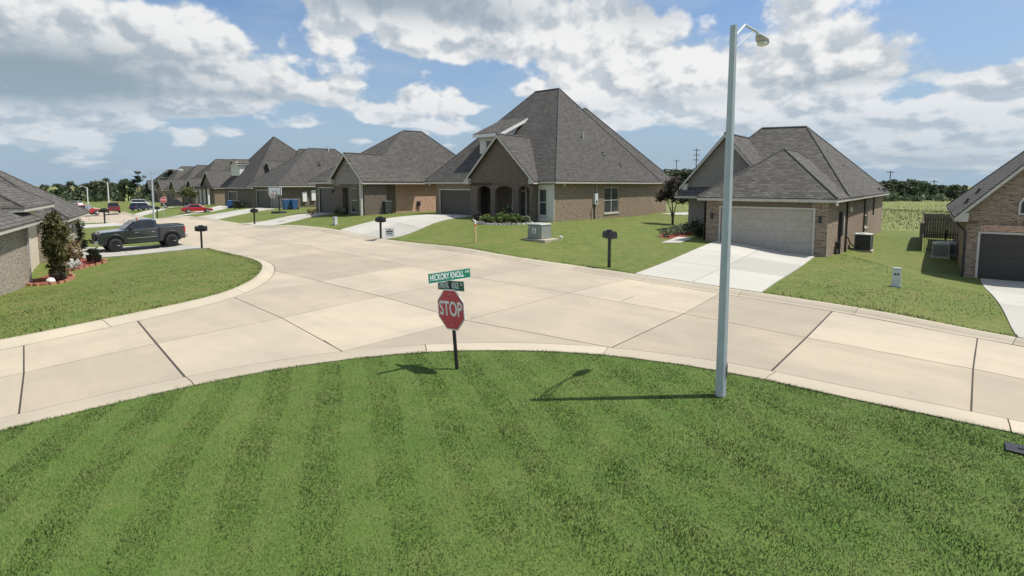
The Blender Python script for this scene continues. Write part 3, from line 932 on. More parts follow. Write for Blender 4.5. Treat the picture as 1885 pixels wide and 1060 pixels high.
# ================================================================ HOUSES
class House:
    """local axes: x to the viewer's right along the street front, y into the lot, z up from the slab"""
    def __init__(self, name, label, loc, alpha, brick, roof_mat, trim="trim_cream", cat="house", group="houses along the avenue"):
        self.r = thing(name, label, cat, loc, -R(alpha), group)
        self.brick, self.roof_mat, self.trim = brick, roof_mat, trim

    def part(self, name, mb, mat, parent=None, bevel=0.0, smooth=False, recalc=True):
        return mb.build(name, mat, parent or self.r, bevel=bevel, smooth=smooth, recalc=recalc)

    @staticmethod
    def side(s, x0, x1, y0, y1):
        if s == "f": return (lambda u, v, d=0.0: (u, y0 + d, v)), x0, x1
        if s == "b": return (lambda u, v, d=0.0: (u, y1 - d, v)), x0, x1
        if s == "r": return (lambda u, v, d=0.0: (x1 - d, u, v)), y0, y1
        return (lambda u, v, d=0.0: (x0 + d, u, v)), y0, y1

    def block(self, x0, x1, y0, y1, z1, mat=None, z0=-0.9, holes=None, sides="frlb", name="wall"):
        """walls of a rectangular block; holes = {side: [(u0, u1, v0, v1, arch)]}"""
        mb = MB(); holes = holes or {}
        for s in sides:
            P, a, b = self.side(s, x0, x1, y0, y1)
            hs = holes.get(s, [])
            us = sorted({a, b, *[q for h in hs for q in h[:2]]})
            vs = sorted({z0, z1, *[q for h in hs for q in h[2:4]]})
            for i in range(len(us) - 1):
                for j in range(len(vs) - 1):
                    cu, cv = (us[i] + us[i + 1]) / 2, (vs[j] + vs[j + 1]) / 2
                    if any(h[0] < cu < h[1] and h[2] < cv < h[3] for h in hs):
                        continue
                    mb.face(P(us[i], vs[j]), P(us[i + 1], vs[j]), P(us[i + 1], vs[j + 1]), P(us[i], vs[j + 1]))
            for h in hs:
                u0, u1, v0, v1 = h[:4]; ar = h[4] if len(h) > 4 else 0; D = h[5] if len(h) > 5 else 0.14
                zs = v1 - ar
                mb.face(P(u0, v0), P(u0, v0, D), P(u0, zs, D), P(u0, zs))
                mb.face(P(u1, v0), P(u1, v0, D), P(u1, zs, D), P(u1, zs))
                mb.face(P(u0, v0), P(u1, v0), P(u1, v0, D), P(u0, v0, D))
                n = 10 if ar else 1
                pt = [(u0 + (u1 - u0) * k / n, zs + (ar * math.sqrt(max(0, 1 - (2 * k / n - 1) ** 2)) if ar else 0)) for k in range(n + 1)]
                for k in range(n):
                    (ua, va), (ub, vb) = pt[k], pt[k + 1]
                    mb.face(P(ua, va), P(ub, vb), P(ub, vb, D), P(ua, va, D))
                    if ar:
                        mb.face(P(ua, va), P(ub, vb), P(ub, v1), P(ua, v1))
        return self.part(name, mb, mat or self.brick, recalc=False)

    def window(self, s, rect, u0, u1, v0, v1, cols=2, rows=2, depth=0.09, sill=True, name="window", frame=None):
        P, a, b = self.side(s, *rect)
        fr = MB(); w = 0.055
        def bar(ua, ub, va, vb, d0, d1):
            q = [P(ua, va, d0), P(ub, va, d0), P(ub, vb, d0), P(ua, vb, d0), P(ua, va, d1), P(ub, va, d1), P(ub, vb, d1), P(ua, vb, d1)]
            fr.add(q, [(0, 1, 2, 3), (7, 6, 5, 4), (0, 4, 5, 1), (1, 5, 6, 2), (2, 6, 7, 3), (3, 7, 4, 0)])
        bar(u0, u0 + w, v0, v1, depth - .05, depth + .02); bar(u1 - w, u1, v0, v1, depth - .05, depth + .02)
        bar(u0 + w, u1 - w, v0, v0 + w, depth - .05, depth + .02); bar(u0 + w, u1 - w, v1 - w, v1, depth - .05, depth + .02)
        for k in range(1, cols):
            c = u0 + (u1 - u0) * k / cols; bar(c - .03, c + .03, v0 + w, v1 - w, depth - .045, depth + .02)
        for k in range(1, rows):
            c = v0 + (v1 - v0) * k / rows; bar(u0 + w, u1 - w, c - .028, c + .028, depth - .04, depth + .02)
        o = self.part(name, fr, frame or self.trim)
        for i in range(cols):
            for j in range(rows):
                pa, pb = u0 + (u1 - u0) * i / cols, u0 + (u1 - u0) * (i + 1) / cols
                qa, qb = v0 + (v1 - v0) * j / rows, v0 + (v1 - v0) * (j + 1) / rows
                MB().face(P(pa, qa, depth), P(pb, qa, depth), P(pb, qb, depth), P(pa, qb, depth)).build("pane", "window_pane", o, recalc=False)
        if sill:
            sm = MB()
            q = [P(u0 - .06, v0 - .09, -.05), P(u1 + .06, v0 - .09, -.05), P(u1 + .06, v0 - .005, -.05), P(u0 - .06, v0 - .005, -.05),
                 P(u0 - .06, v0 - .09, .1), P(u1 + .06, v0 - .09, .1), P(u1 + .06, v0 - .005, .1), P(u0 - .06, v0 - .005, .1)]
            sm.add(q, [(0, 1, 2, 3), (7, 6, 5, 4), (0, 4, 5, 1), (1, 5, 6, 2), (2, 6, 7, 3), (3, 7, 4, 0)])
            sm.build("sill", self.trim, o)
        return o

    def garage(self, x0, x1, h, mat, y=0.0, depth=0.12, n=4):
        fr = MB(); w = .09
        fr.box(x0 - w, x0, y - .02, y + depth, -.3, h + w); fr.box(x1, x1 + w, y - .02, y + depth, -.3, h + w); fr.box(x0, x1, y - .02, y + depth, h, h + w)
        g = MB().box(x0, x1, y + depth, y + depth + .03, -.3, h)
        o = self.part("garage_door", g, "joint_filler")
        fr.build("door_frame", self.trim, o)
        for k in range(n):
            pm = MB(); za, zb = h * k / n + .003, h * (k + 1) / n - .003
            pm.box(x0 + .004, x1 - .004, y + depth - .035, y + depth + .002, za, zb)
            pm.build("panel", mat, o)
        return o

    def eave(self, x0, x1, y0, y1, z, h=.19, soffit=True, t=.03):
        mb = MB()
        e = .025
        x0, x1, y0, y1 = x0 + e, x1 - e, y0 + e, y1 - e
        mb.box(x0, x1, y0, y0 + t, z - h, z - .02); mb.box(x0, x1, y1 - t, y1, z - h, z - .02)
        mb.box(x0, x0 + t, y0 + t, y1 - t, z - h, z - .02); mb.box(x1 - t, x1, y0 + t, y1 - t, z - h, z - .02)
        if soffit:
            mb.face((x0 + t, y0 + t, z - h + .03), (x1 - t, y0 + t, z - h + .03), (x1 - t, y1 - t, z - h + .03), (x0 + t, y1 - t, z - h + .03))
        return self.part("eave_trim", mb, self.trim)

    def hip(self, x0, x1, y0, y1, z, p, q, zr, eave=True, caps=True):
        c = [(x0, y0), (x1, y0), (x1, y1), (x0, y1)]
        vs = [(*k, z - .045) for k in c] + [(*k, z) for k in c] + [(*p, zr), (*q, zr)]
        P, Q = 8, 9
        if p == q:
            fs = [(4, 5, P), (5, 6, P), (6, 7, P), (7, 4, P)]
        elif abs(p[0] - q[0]) > abs(p[1] - q[1]):
            fs = [(4, 5, Q, P), (5, 6, Q), (6, 7, P, Q), (7, 4, P)]
        else:
            fs = [(4, 5, P), (5, 6, Q, P), (6, 7, Q), (7, 4, P, Q)]
        fs += [(0, 1, 5, 4), (1, 2, 6, 5), (2, 3, 7, 6), (3, 0, 4, 7), (3, 2, 1, 0)]
        mb = MB().add(vs[:9] if p == q else vs, fs)
        o = self.part("roof", mb, self.roof_mat)
        if caps:
            cm = MB(); V = [Vector(v) for v in vs]
            if p != q:
                cm.tube([V[P], V[Q]], .07, 6)
            for k in range(4):
                tgt = min((P, Q), key=lambda i: (V[i].xy - V[4 + k].xy).length)
                cm.tube([V[4 + k].lerp(V[tgt], .01), V[tgt]], .055, 6)
            cm.build("ridge_cap", "ridge_shingle", o)
        if eave:
            self.eave(x0, x1, y0, y1, z)
        return o

    def gable(self, x0, x1, y0, y1, z, zr, wall=None, ov=.35, side_ov=.35, wall_y=None, thick=.11, vent=False, rake=True, vent_at=None):
        """ridge along y, gable end at y0; x0..x1 are the eave tips"""
        xm = (x0 + x1) / 2
        mb = MB()
        prof = [(x0, z), (xm, zr), (x1, z), (x1, z - thick), (xm, zr - thick * 1.25), (x0, z - thick)]
        mb.extrude_y(prof, y0, y1)
        o = self.part("roof", mb, self.roof_mat)
        cm = MB().tube([(xm, y0, zr + .005), (xm, y1, zr + .005)], .065, 6); cm.build("ridge_cap", "ridge_shingle", o)
        if rake:
            rk = MB(); d = .20
            for a in (x0, x1):
                s = 1 if a == x0 else -1
                pr = [(a + s * .01, z - thick * .4 - .02), (xm, zr - thick * .4 - .02), (xm, zr - d - .05), (a + s * .01, z - d - .03)]
                rk.extrude_y(pr, y0 - .028, y0 + .02)
            rk.build("rake_board", self.trim, o)
            for a in (x0, x1):
                s = 1 if a == x0 else -1
                MB().box(min(a + s * .012, a + s * .04), max(a + s * .012, a + s * .04), y0 + .021, y1, z - d - .02, z - thick * .4 - .02).build("eave_trim", self.trim, o)
                MB().extrude_y([(a, z - d - .02), (a + s * .5, z - d - .02), (a + s * .5, z + .2), (a + s * .3, z + .12)], y0 + .024, y0 + ov - .003).build("eave_return", self.trim, o)
        if wall:
            wx0, wx1 = x0 + side_ov, x1 - side_ov
            k = (zr - z) / (xm - x0)
            zl = z + k * side_ov - thick * 1.3
            wy = y0 + ov
            w = MB().extrude_y([(wx0, z - .35), (wx1, z - .35), (wx1, zl), (xm, zr - thick * 1.3), (wx0, zl)], wy, wy + .15)
            self.part("gable_wall", w, wall)
            if vent:
                vx, vz = vent_at or (xm, z + (zr - z) * .45)
                vt = MB().box(vx - .2, vx + .2, wy - .03, wy + .01, vz - .45, vz + .45)
                v = self.part("gable_vent", vt, self.trim)
                lm = MB()
                for i in range(7):
                    zz = vz - .38 + i * .11
                    lm.box(vx - .16, vx + .16, wy - .045, wy - .031, zz, zz + .075)
                lm.build("louvre", "dark_metal", v)
        return o

    def pipe(self, x, y, z, h=.45, r=.05, flash=True, parent=None, mat="galvanised"):
        mb = MB().tube([(x, y, z - .15), (x, y, z + h)], r, 8)
        if flash:
            mb.tube([(x, y, z - .12), (x, y, z + .06)], [r * 3.2, r * 1.3], 8)
        return self.part("vent_pipe", mb, mat, parent)

    def downspout(self, x, y, z0, z1, mat="dark_metal"):
        return self.part("downspout", MB().box(x - .04, x + .04, y - .04, y + .04, z0, z1), mat)

    def lamp(self, x, y, z, side="f"):
        mb = MB()
        if side == "f":
            mb.box(x - .05, x + .05, y - .02, y - .001, z - .12, z + .12); mb.tube([(x, y - .1, z - .16), (x, y - .1, z + .1), (x, y - .1, z + .18)], [.05, .075, .02], 6); mb.box(x - .015, x + .015, y - .1, y - .02, z + .08, z + .11)
        return self.part("wall_lantern", mb, "dark_metal")

plain("ridge_shingle", (0.085, 0.080, 0.074), 0.92)

def loc_w(root, x, y):
    m = Matrix.Rotation(root.rotation_euler.z, 4, "Z")
    return m @ Vector((x, y, 0)) + Vector(root.location)

# ---------------------------------------------------------------- the tall-roofed corner house
h = House("brick_house", "brown brick house with very tall steep roof and arched porch", (2.82, 36.34, 0.72), 40, "brick_tan", "shingle_brown")
MAINW = (-11.7, 0.0, 0.0, 15.0)
PORCH = (-7.25, -1.35, -0.6, 2.6)
h.block(*MAINW, 2.66, holes={"f": [(-11.15, -7.55, -.9, 2.17), (-7.1, -1.5, -.9, 2.6, 0, .02)], "r": [(6.55, 8.75, .42, 2.38)]}, name="wall")
h.block(-8.4, -.9, 15.0, 19.6, 2.66, sides="rlb")
h.garage(-11.15, -7.55, 2.17, "door_brown")
h.window("r", MAINW, 6.55, 8.75, .42, 2.38, 2, 2)
h.block(*PORCH, 2.75, mat="brick_dark", sides="frl", holes={"f": [(-6.5, -5.2, -.9, 2.5, .32, .35), (-4.75, -3.0, -.9, 2.5, .38, .35), (-2.62, -1.66, -.9, 2.5, .28, .35)]})
# porch inside: back wall with door and window
po = h.part("porch_wall", MB().box(-7.1, -1.5, 1.05, 1.15, -.5, 2.7), "brick_dark")
d = h.part("front_door", MB().box(-4.35, -3.25, 1.0, 1.045, 0, 2.1), "door_dark")
MB().box(-4.1, -3.5, .985, .999, .35, 1.95).build("glass_panel", "window_pane", d)
MB().box(-4.5, -4.36, .98, 1.046, 0, 2.5).box(-3.24, -3.1, .98, 1.046, 0, 2.5).box(-4.36, -3.24, .98, 1.046, 2.11, 2.2).box(-4.36, -3.24, .98, 1.046, 2.44, 2.5).build("door_frame", "trim_cream", d)
MB().box(-4.36, -3.24, 1.0, 1.046, 2.2, 2.44).build("transom", "window_pane", d)
MB().tube([(-3.4, .96, 1.0), (-3.4, .93, 1.0), (-3.4, .93, 1.08)], .025, 6).build("door_handle", "chrome", d)
h.window("f", (-7.1, -1.5, 1.02, 5), -2.75, -1.75, .3, 2.25, 1, 2, depth=.0, sill=False)
h.part("porch_floor", MB().box(-7.2, -1.4, -.55, 1.0, -.5, .02), "drive_concrete")
# pale recess beside the porch
rc = h.part("cladding", MB().box(-1.33, -.02, -.035, -.002, -.6, 2.6), "siding_cream")
h.window("f", (-1.35, 0, -.04, 3), -1.22, -.55, .5, 2.3, 1, 2, depth=.0, sill=True)
h.part("corner_board", MB().box(-.13, .035, -.075, -.036, -.6, 2.62), "siding_cream")
roof = h.hip(-12.55, .45, -.45, 15.45, 2.86, (-7.0, 7.0), (-4.6, 7.0), 10.3)
h.hip(-9.0, -.35, 6.5, 20.3, 2.90, (-4.9, 11.2), (-4.9, 11.6), 9.2)
h.gable(-7.62, -.98, -.95, 6.0, 2.86, 6.12, wall="brick_dark", ov=.35, side_ov=.37)
# shed dormer on the front slope
h.block(-8.4, -6.2, 1.7, 5.0, 6.35, mat="siding_cream", z0=4.2, sides="frl", holes={"f": [(-7.75, -6.85, 4.9, 6.0)]}, name="dormer_wall")
h.window("f", (-8.4, -6.2, 1.7, 5), -7.75, -6.85, 4.9, 6.0, 1, 2, sill=False)
dm = MB().add([(-8.75, 1.3, 6.38), (-5.85, 1.3, 6.38), (-5.85, 5.6, 8.2), (-8.75, 5.6, 8.2), (-8.75, 1.3, 6.5), (-5.85, 1.3, 6.5), (-5.85, 5.6, 8.32), (-8.75, 5.6, 8.32)],
              [(3, 2, 1, 0), (4, 5, 6, 7), (0, 1, 5, 4), (1, 2, 6, 5), (2, 3, 7, 6), (3, 0, 4, 7)])
h.part("dormer_roof", dm, h.roof_mat)
h.part("dormer_rake", MB().add([(-5.84, 1.28, 6.22), (-5.80, 1.28, 6.22), (-5.80, 5.3, 7.92), (-5.84, 5.3, 7.92), (-5.84, 1.28, 6.46), (-5.80, 1.28, 6.46), (-5.80, 5.3, 8.16), (-5.84, 5.3, 8.16)],
       [(3, 2, 1, 0), (4, 5, 6, 7), (0, 1, 5, 4), (1, 2, 6, 5), (2, 3, 7, 6), (3, 0, 4, 7)]), "trim_white")
h.part("dormer_fascia", MB().box(-8.76, -5.84, 1.255, 1.295, 6.22, 6.46), "trim_white")
h.part("dormer_cheek", MB().add([(-6.185, 1.72, 5.0), (-6.185, 4.9, 5.0), (-6.185, 4.9, 7.7), (-6.185, 1.72, 6.38)], [(0, 1, 2, 3)]), "trim_white", recalc=False)
h.pipe(-1.75, 6.2, 5.9, .75, .07, parent=None)
h.pipe(-1.0, 7.9, 5.0, .12, .06, mat="dark_metal"); h.pipe(-.45, 9.7, 4.2, .12, .06, mat="dark_metal")
mt = h.part("meter_box", MB().box(.003, .16, 4.95, 5.35, 1.15, 1.95), "utility_light")
MB().tube([(.17, 5.15, 1.35), (.20, 5.15, 1.35)], .09, 10).build("meter_dial", "dark_metal", mt)
h.part("conduit", MB().tube([(.06, 5.28, 1.95), (.06, 5.28, 2.62)], .035, 6), "utility_grey")
h.part("conduit", MB().tube([(.06, 5.05, -.4), (.06, 5.05, 1.15)], .04, 6), "dark_metal")
h.part("conduit", MB().tube([(.06, 4.7, -.4), (.06, 4.7, .9)], .035, 6), "utility_grey")
h.part("soffit_light", MB().tube([(.2, .9, 2.5), (.2, .9, 2.64)], [.07, .05], 8), "trim_white")
h.part("soffit_light", MB().tube([(-12.2, -.2, 2.5), (-12.2, -.2, 2.64)], [.07, .05], 8), "trim_white")

# ---------------------------------------------------------------- tan double garage house
h = House("garage_house", "mixed brick house with wide tan garage door and hipped roof", (14.95, 25.67, -0.10), 39, "brick_mixed", "shingle_grey")
G = (-5.75, 0.0, 0.0, 25.5)
h.block(*G, 2.56, sides="frb", holes={"f": [(-4.98, -.62, -.9, 2.2)], "r": [(14.2, 15.6, .5, 2.1)]})
h.garage(-4.98, -.62, 2.2, "door_taupe")
h.window("r", G, 14.2, 15.6, .5, 2.1, 1, 2)
h.block(-8.35, -5.75, 4.2, 25.5, 3.0, mat="stucco_grey", sides="fl")
h.block(-5.9, -5.752, .05, 4.2, 2.6, mat="stucco_grey", sides="l", name="return_wall")
h.hip(-6.15, .42, -.42, 9.0, 2.76, (-2.75, 3.2), (-2.75, 6.4), 5.35)
h.hip(-9.0, .42, 3.4, 26.2, 2.77, (-5.6, 9.6), (-3.1, 10.4), 7.15)
h.gable(-8.85, -3.45, 3.85, 10.5, 3.3, 6.45, wall="stucco_grey", ov=.35, side_ov=.42)
h.part("brick_band", MB().box(-4.9, -.7, -.012, .02, 2.30, 2.52), "brick_dark")
h.lamp(-.32, 0, 1.75); h.lamp(-5.42, 0, 1.75)
for yy, zz in ((11.5, 4.55), (19.5, 3.05), (21.5, 2.98), (22.6, 2.98), (23.6, 2.98)):
    h.pipe(.42 - (zz - 2.77) / 1.16 + .03, yy, zz, .14, .055, mat="dark_metal")
pb = h.part("power_box", MB().box(.003, .16, 3.2, 3.75, .75, 2.0), "dark_metal")
MB().box(.003, .13, 3.95, 4.25, 1.0, 1.75).build("meter", "utility_grey", pb)
h.part("conduit", MB().tube([(.07, 3.4, -.5), (.07, 3.4, .75)], .05, 6), "dark_metal")
h.part("conduit", MB().tube([(.07, 2.2, -.5), (.07, 2.2, .3)], .06, 6), "dark_metal")
h.part("gas_meter", MB().box(.01, .22, 2.45, 2.75, .15, .5).tube([(.1, 2.6, -.4), (.1, 2.6, .9)], .025, 6), "dark_metal")
h.downspout(.06, 5.6, -.6, 2.6); h.downspout(.06, 13.2, -.6, 2.6); h.downspout(.06, 18.4, 1.2, 2.6)
h.part("flood_light", MB().tube([(.3, .25, 2.42), (.3, .25, 2.58)], [.075, .05], 8), "trim_white")
h.part("flood_light", MB().box(.05, .16, 6.6, 6.8, 1.9, 2.15), "trim_white")

# ---------------------------------------------------------------- house at the picture's edge with dark garage door
h = House("edge_house", "brick gable house with dark garage door beside the iron fence", (20.69, 24.68, -1.0), 37.5, "brick_mixed", "shingle_grey")
E_ = (0.0, 7.6, 0.0, 14.0)
h.block(*E_, 2.72, sides="frl", holes={"f": [(.52, 5.4, -.9, 2.12)]})
h.garage(.52, 5.4, 2.12, "door_dark")
h.gable(-.45, 8.05, -.35, 7.0, 2.86, 7.45, wall="brick_mixed", ov=.35, side_ov=.45)
h.hip(-.45, 8.05, 5.0, 16.0, 2.85, (3.8, 8.0), (3.8, 10.5), 7.2)
h.part("brick_band", MB().box(.5, 5.42, -.014, .0, 2.24, 2.5), "brick_pink")
vt = h.part("arched_vent", MB().extrude_y([(1.7, 3.0), (2.4, 3.0), (2.4, 3.5), (2.3, 3.75), (2.05, 3.88), (1.8, 3.75), (1.7, 3.5)], -.045, -.002), "trim_cream")
MB().extrude_y([(1.78, 3.08), (2.32, 3.08), (2.32, 3.48), (2.23, 3.67), (2.05, 3.77), (1.87, 3.67), (1.78, 3.48)], -.055, -.046).build("louvre", "dark_metal", vt)
h.part("downspout", MB().tube([(-.36, -.12, 2.66), (-.3, -.1, 2.5), (-.1, -.06, 2.3), (-.02, -.07, 2.15), (-.02, -.07, -.4)], .05, 6), "dark_metal")
h.pipe(.55, 3.6, 3.98, .14, .06, mat="dark_metal"); h.pipe(.1, 2.4, 3.5, .14, .06, mat="dark_metal")

# ---------------------------------------------------------------- house across the side street (its front faces the avenue)
h = House("corner_house", "tan brick house with layered hipped roofs behind the tall shrub", (-20.4, 22.73, -0.93), 58, "brick_stone", "shingle_grey", group="houses along the avenue")
h.block(0.0, 8.0, -8.0, 0.0, 2.55, sides="frlb")
h.block(-5.2, 0.0, -8.0, -.5, 3.15, mat="stucco_cream", sides="b")
h.part("stucco_panel", MB().box(-3.4, -.05, -.52, -.46, -.5, 2.9), "stucco_cream")
h.block(-15.6, -5.2, -8.0, 0.0, 2.3, sides="rlb")
h.hip(-1.0, 8.6, -8.4, .42, 2.76, (3.2, -4.0), (4.4, -4.0), 5.2)
h.hip(-5.75, 1.0, -8.2, .2, 3.32, (-2.6, -4.4), (-2.2, -4.4), 6.05)
h.hip(-16.2, -7.4, -8.2, .5, 2.42, (-12.6, -3.6), (-11.6, -3.6), 5.3)
h.hip(-13.0, 5.0, -9.5, -1.6, 3.0, (-9.0, -5.4), (2.0, -5.4), 6.2, eave=False)
h.part("downspout", MB().box(-.03, .03, .01, .06, -.3, 2.55), "utility_grey")
h.window("b", (-15.6, -5.2, -8, 0), -12.2, -10.8, .6, 1.9, 1, 2, depth=-.02)

# ---------------------------------------------------------------- the row running away along the avenue
def row_house(name, label, x, y, alpha, W, D, zr, ridge, brick, garage, gab=None, eave=2.75, roofm="shingle_brown", z=None, side_win=None, side_brick=None, door="door_brown"):
    hh = House(name, label, (x, y, gz(x, y) if z is None else z), alpha, brick, roofm)
    rect = (-W, 0.0, 0.0, D)
    holes = {"f": [(garage[0], garage[1], -.9, 2.15)]}
    if side_win:
        holes["r"] = [side_win]
    hh.block(*rect, eave - .2, sides="frl", holes=holes)
    hh.garage(garage[0], garage[1], 2.15, door)
    if side_win:
        hh.window("r", rect, *side_win, 1, 2)
    hh.hip(-W - .5, .5, -.45, D + .45, eave, ridge[0], ridge[1], zr)
    if gab:
        g0, g1, gr, proj = gab[:4]
        hh.block(g0 + .35, g1 - .35, -proj, 1.5, eave - .22, sides="frl", holes={"f": [((g0 + g1) / 2 - .9, (g0 + g1) / 2 - .1, -.9, 2.2, .0, .5), ((g0 + g1) / 2 + .2, (g0 + g1) / 2 + 1.1, .2, 2.2)]})
        hh.part("front_door", MB().box((g0 + g1) / 2 - .9, (g0 + g1) / 2 - .1, -proj + .45, -proj + .5, 0, 2.2), "door_dark")
        hh.window("f", (g0 + .35, g1 - .35, -proj, 1.5), (g0 + g1) / 2 + .2, (g0 + g1) / 2 + 1.1, .2, 2.2, 1, 2, sill=False)
        hh.gable(g0, g1, -proj - .35, 5.5, eave, gr, wall=gab[4] if len(gab) > 4 else brick, ov=.35, side_ov=.36, vent=True)
    return hh

h = row_house("vent_gable_house", "house with pink brick side and small vented porch gable", -11.75, 43.9, 40, 7.6, 14.5, 7.45, ((-3.4, 6.6), (-2.9, 8.4)), "brick_dark", (-7.0, -4.25),
              gab=(-4.1, .95, 5.0, .6, "stucco_grey"), z=.86, eave=2.72, side_win=(1.2, 2.05, .35, 2.1), door="door_brown")
h.part("brick_panel", MB().box(.004, .05, 2.9, 14.4, -.5, 2.5), "brick_pink")
h.part("gas_meter", MB().box(.06, .2, 5.2, 5.5, .6, 1.0).tube([(.12, 5.35, -.3), (.12, 5.35, .6)], .03, 6), "dark_metal")
h.part("porch_post", MB().box(.3, .5, -.85, -.65, -.3, 2.5), "trim_cream")
h.lamp(-3.75, -.6, 1.9)
h.part("soffit_light", MB().tube([(.25, 7.5, 2.4), (.25, 7.5, 2.52)], .09, 8), "trim_white")
h = row_house("hoop_house", "low hipped house behind the basketball hoop", -25.5, 60.0, 40, 6.6, 13.5, 7.2, ((-3.6, 5.5), (-2.6, 8.5)), "brick_dark", (-5.6, -2.2), z=.5, eave=2.75)
h.part("cladding", MB().box(-1.9, -.02, -.04, -.003, -.4, 1.9), "stucco_grey")
h.part("meter_box", MB().box(.003, .2, 2.5, 3.0, .9, 2.0), "trim_white"); h.part("meter_box", MB().box(.003, .2, 3.6, 4.1, 1.0, 2.2), "trim_white")
h.pipe(-2.6, 7.6, 6.6, .9, .09); h.pipe(-1.2, 5.5, 5.3, .2, .07, mat="dark_metal")
h = row_house("twin_dormer_house", "tall steep roofed house with two dormers up the street", -35.7, 75.0, 40, 9.0, 15.0, 10.3, ((-4.9, 5.6), (-4.4, 5.6)), "brick_dark", (-7.6, -5.0), z=.12, eave=2.85)
h.hip(-6, .48, 4, 18, 2.86, (-2.6, 8.5), (-2.4, 12), 8.6)
h.block(-8.6, -6.0, .9, 4.2, 6.3, mat="siding_cream", z0=4.0, sides="frl", name="dormer_wall"); h.gable(-8.9, -5.7, .5, 5.0, 6.3, 6.9, wall="siding_cream", side_ov=.3)
h.part("dormer_cheek", MB().add([(-5.95, 1.0, 4.3), (-5.95, 4.1, 4.3), (-5.95, 4.1, 6.3), (-5.95, 1.0, 6.3)], [(0, 1, 2, 3)]), "trim_white", recalc=False)
h.gable(-2.2, .2, 2.6, 6.0, 5.4, 6.6, wall="siding_cream", side_ov=.25)
h = row_house("column_porch_house", "house with pale porch columns beyond the twin dormers", -48.0, 90.0, 40, 9.5, 14.0, 7.8, ((-5.2, 6), (-4.2, 8)), "brick_tan", (-8.8, -6.0), gab=(-5.0, .6, 5.6, 1.2), eave=2.9)
for k in range(4):
    h.part("porch_column", MB().box(-4.6 + k * 1.55, -4.35 + k * 1.55, -2.2, -1.95, -.3, 2.7), "trim_white")
h.part("porch_roof", MB().box(-5.0, .7, -2.4, -1.5, 2.7, 2.95), "shingle_brown")
far_labels = [
    ("far_house", "small far house with steep front gable past the columned porch", -59.5, 104.0, 9.5, 7.6, "brick_dark"),
    ("far_house", "far low roofed house behind the dark car", -71.5, 118.0, 9.5, 7.0, "brick_tan"),
    ("far_house", "far house behind the white van", -84.0, 133.0, 10.0, 7.2, "brick_mixed"),
    ("far_house", "farthest visible roof at the end of the row", -97.5, 149.0, 10.0, 6.8, "brick_dark"),
]
for n, lb, x, y, w, zr, bk in far_labels:
    row_house(n, lb, x, y, 40, w, 15.0, zr + 1.6, ((-w / 2, 5.0), (-w / 2 + .6, 9.5)), bk, (-w + .6, -w + 3.4), gab=(-w / 2 + .8, .3, 5.3, 1.0), eave=2.9)

# ================================================================ STREET FURNITURE
def text_mesh(body, size, mat, sx=1.0, extrude=0.002):
    cu = bpy.data.curves.new("lettering", "FONT")
    cu.body = body; cu.size = size; cu.extrude = extrude; cu.align_x = "CENTER"; cu.align_y = "CENTER"; cu.offset = size * 0.018
    tmp = bpy.data.objects.new("lettering_tmp", cu)
    COL.objects.link(tmp)
    dg = bpy.context.evaluated_depsgraph_get()
    me = bpy.data.meshes.new_from_object(tmp.evaluated_get(dg))
    bpy.data.objects.remove(tmp); bpy.data.curves.remove(cu)
    me.transform(Matrix.Diagonal((sx, 1, 1, 1)))
    me.materials.clear(); me.materials.append(MATS[mat])
    return me

def octagon(r):
    return [(r * math.cos(R(22.5 + 45 * k)), r * math.sin(R(22.5 + 45 * k))) for k in range(8)]

def stop_sign():
    x, y, z = on_ground(-1.0, 9.38, .035)
    t = thing("stop_sign", "leaning red stop sign with two green street name blades on the corner lawn", "sign", (x, y, z), 0)
    t.rotation_euler = (R(1.0), R(-4.6), -R(44))
    MB().tube([(0, .03, -.3), (0, .03, 1.60)], .033, 8).build("post", "black_paint", t)
    # plates: drawn in x,z facing -y
    up = Matrix.Rotation(R(90), 4, "X")
    C = 1.075
    def plate(name, r, y0, y1, mat, parent):
        mb = MB().extrude_y([(a, b + C) for a, b in octagon(r)], y0, y1)
        return mb.build(name, mat, parent)
    p = plate("sign_plate", .392, -.006, .002, "sign_white", t)
    plate("red_face", .366, -.0095, -.0062, "sign_red", p)
    tx = link("lettering", text_mesh("STOP", .36, "sign_white", .72, .0012), p)
    tx.matrix_local = Matrix.Translation((0, -.011, C + .005)) @ up
    for zz in (C + .27, C - .27):
        MB().tube([(0, -.0096, zz), (0, -.014, zz)], .012, 8).build("bolt", "galvanised", p)
    # street name blades
    def blade(zc, L, rot, words, tail, mat):
        b = MB().box(-L / 2, L / 2, -.004, .004, -.088, .088)
        o = b.build("name_blade", mat, t, bevel=.003)
        o.location = (0, .03, zc); o.rotation_euler = (0, 0, rot)
        edge = MB()
        for a in (-.0872, .0812):
            edge.box(-L / 2 + .002, L / 2 - .002, -.0048, -.0042, a, a + .006)
        edge.build("border", "sign_white", o)
        for sgn in (1, -1):
            m = link("lettering", text_mesh(words, .15, "sign_white", .45 if L < .8 else .57, .0008), o)
            m.matrix_local = Matrix.Rotation(0 if sgn == 1 else math.pi, 4, "Z") @ Matrix.Translation((-.055, -.0055, 0)) @ up
            m = link("lettering", text_mesh(tail, .06, "sign_white", .8, .0008), o)
            m.matrix_local = Matrix.Rotation(0 if sgn == 1 else math.pi, 4, "Z") @ Matrix.Translation((L / 2 - .062, -.0055, .03)) @ up
        return o
    blade(1.50, .72, 0, "CHESTNUT RIDGE", "DR", "sign_green_dark")
    blade(1.675, .84, R(80), "HICKORY KNOLL", "AVE", "sign_green")
    MB().box(-.04, .04, -.01, .07, 1.589, 1.599).build("blade_bracket", "galvanised", t)

stop_sign()

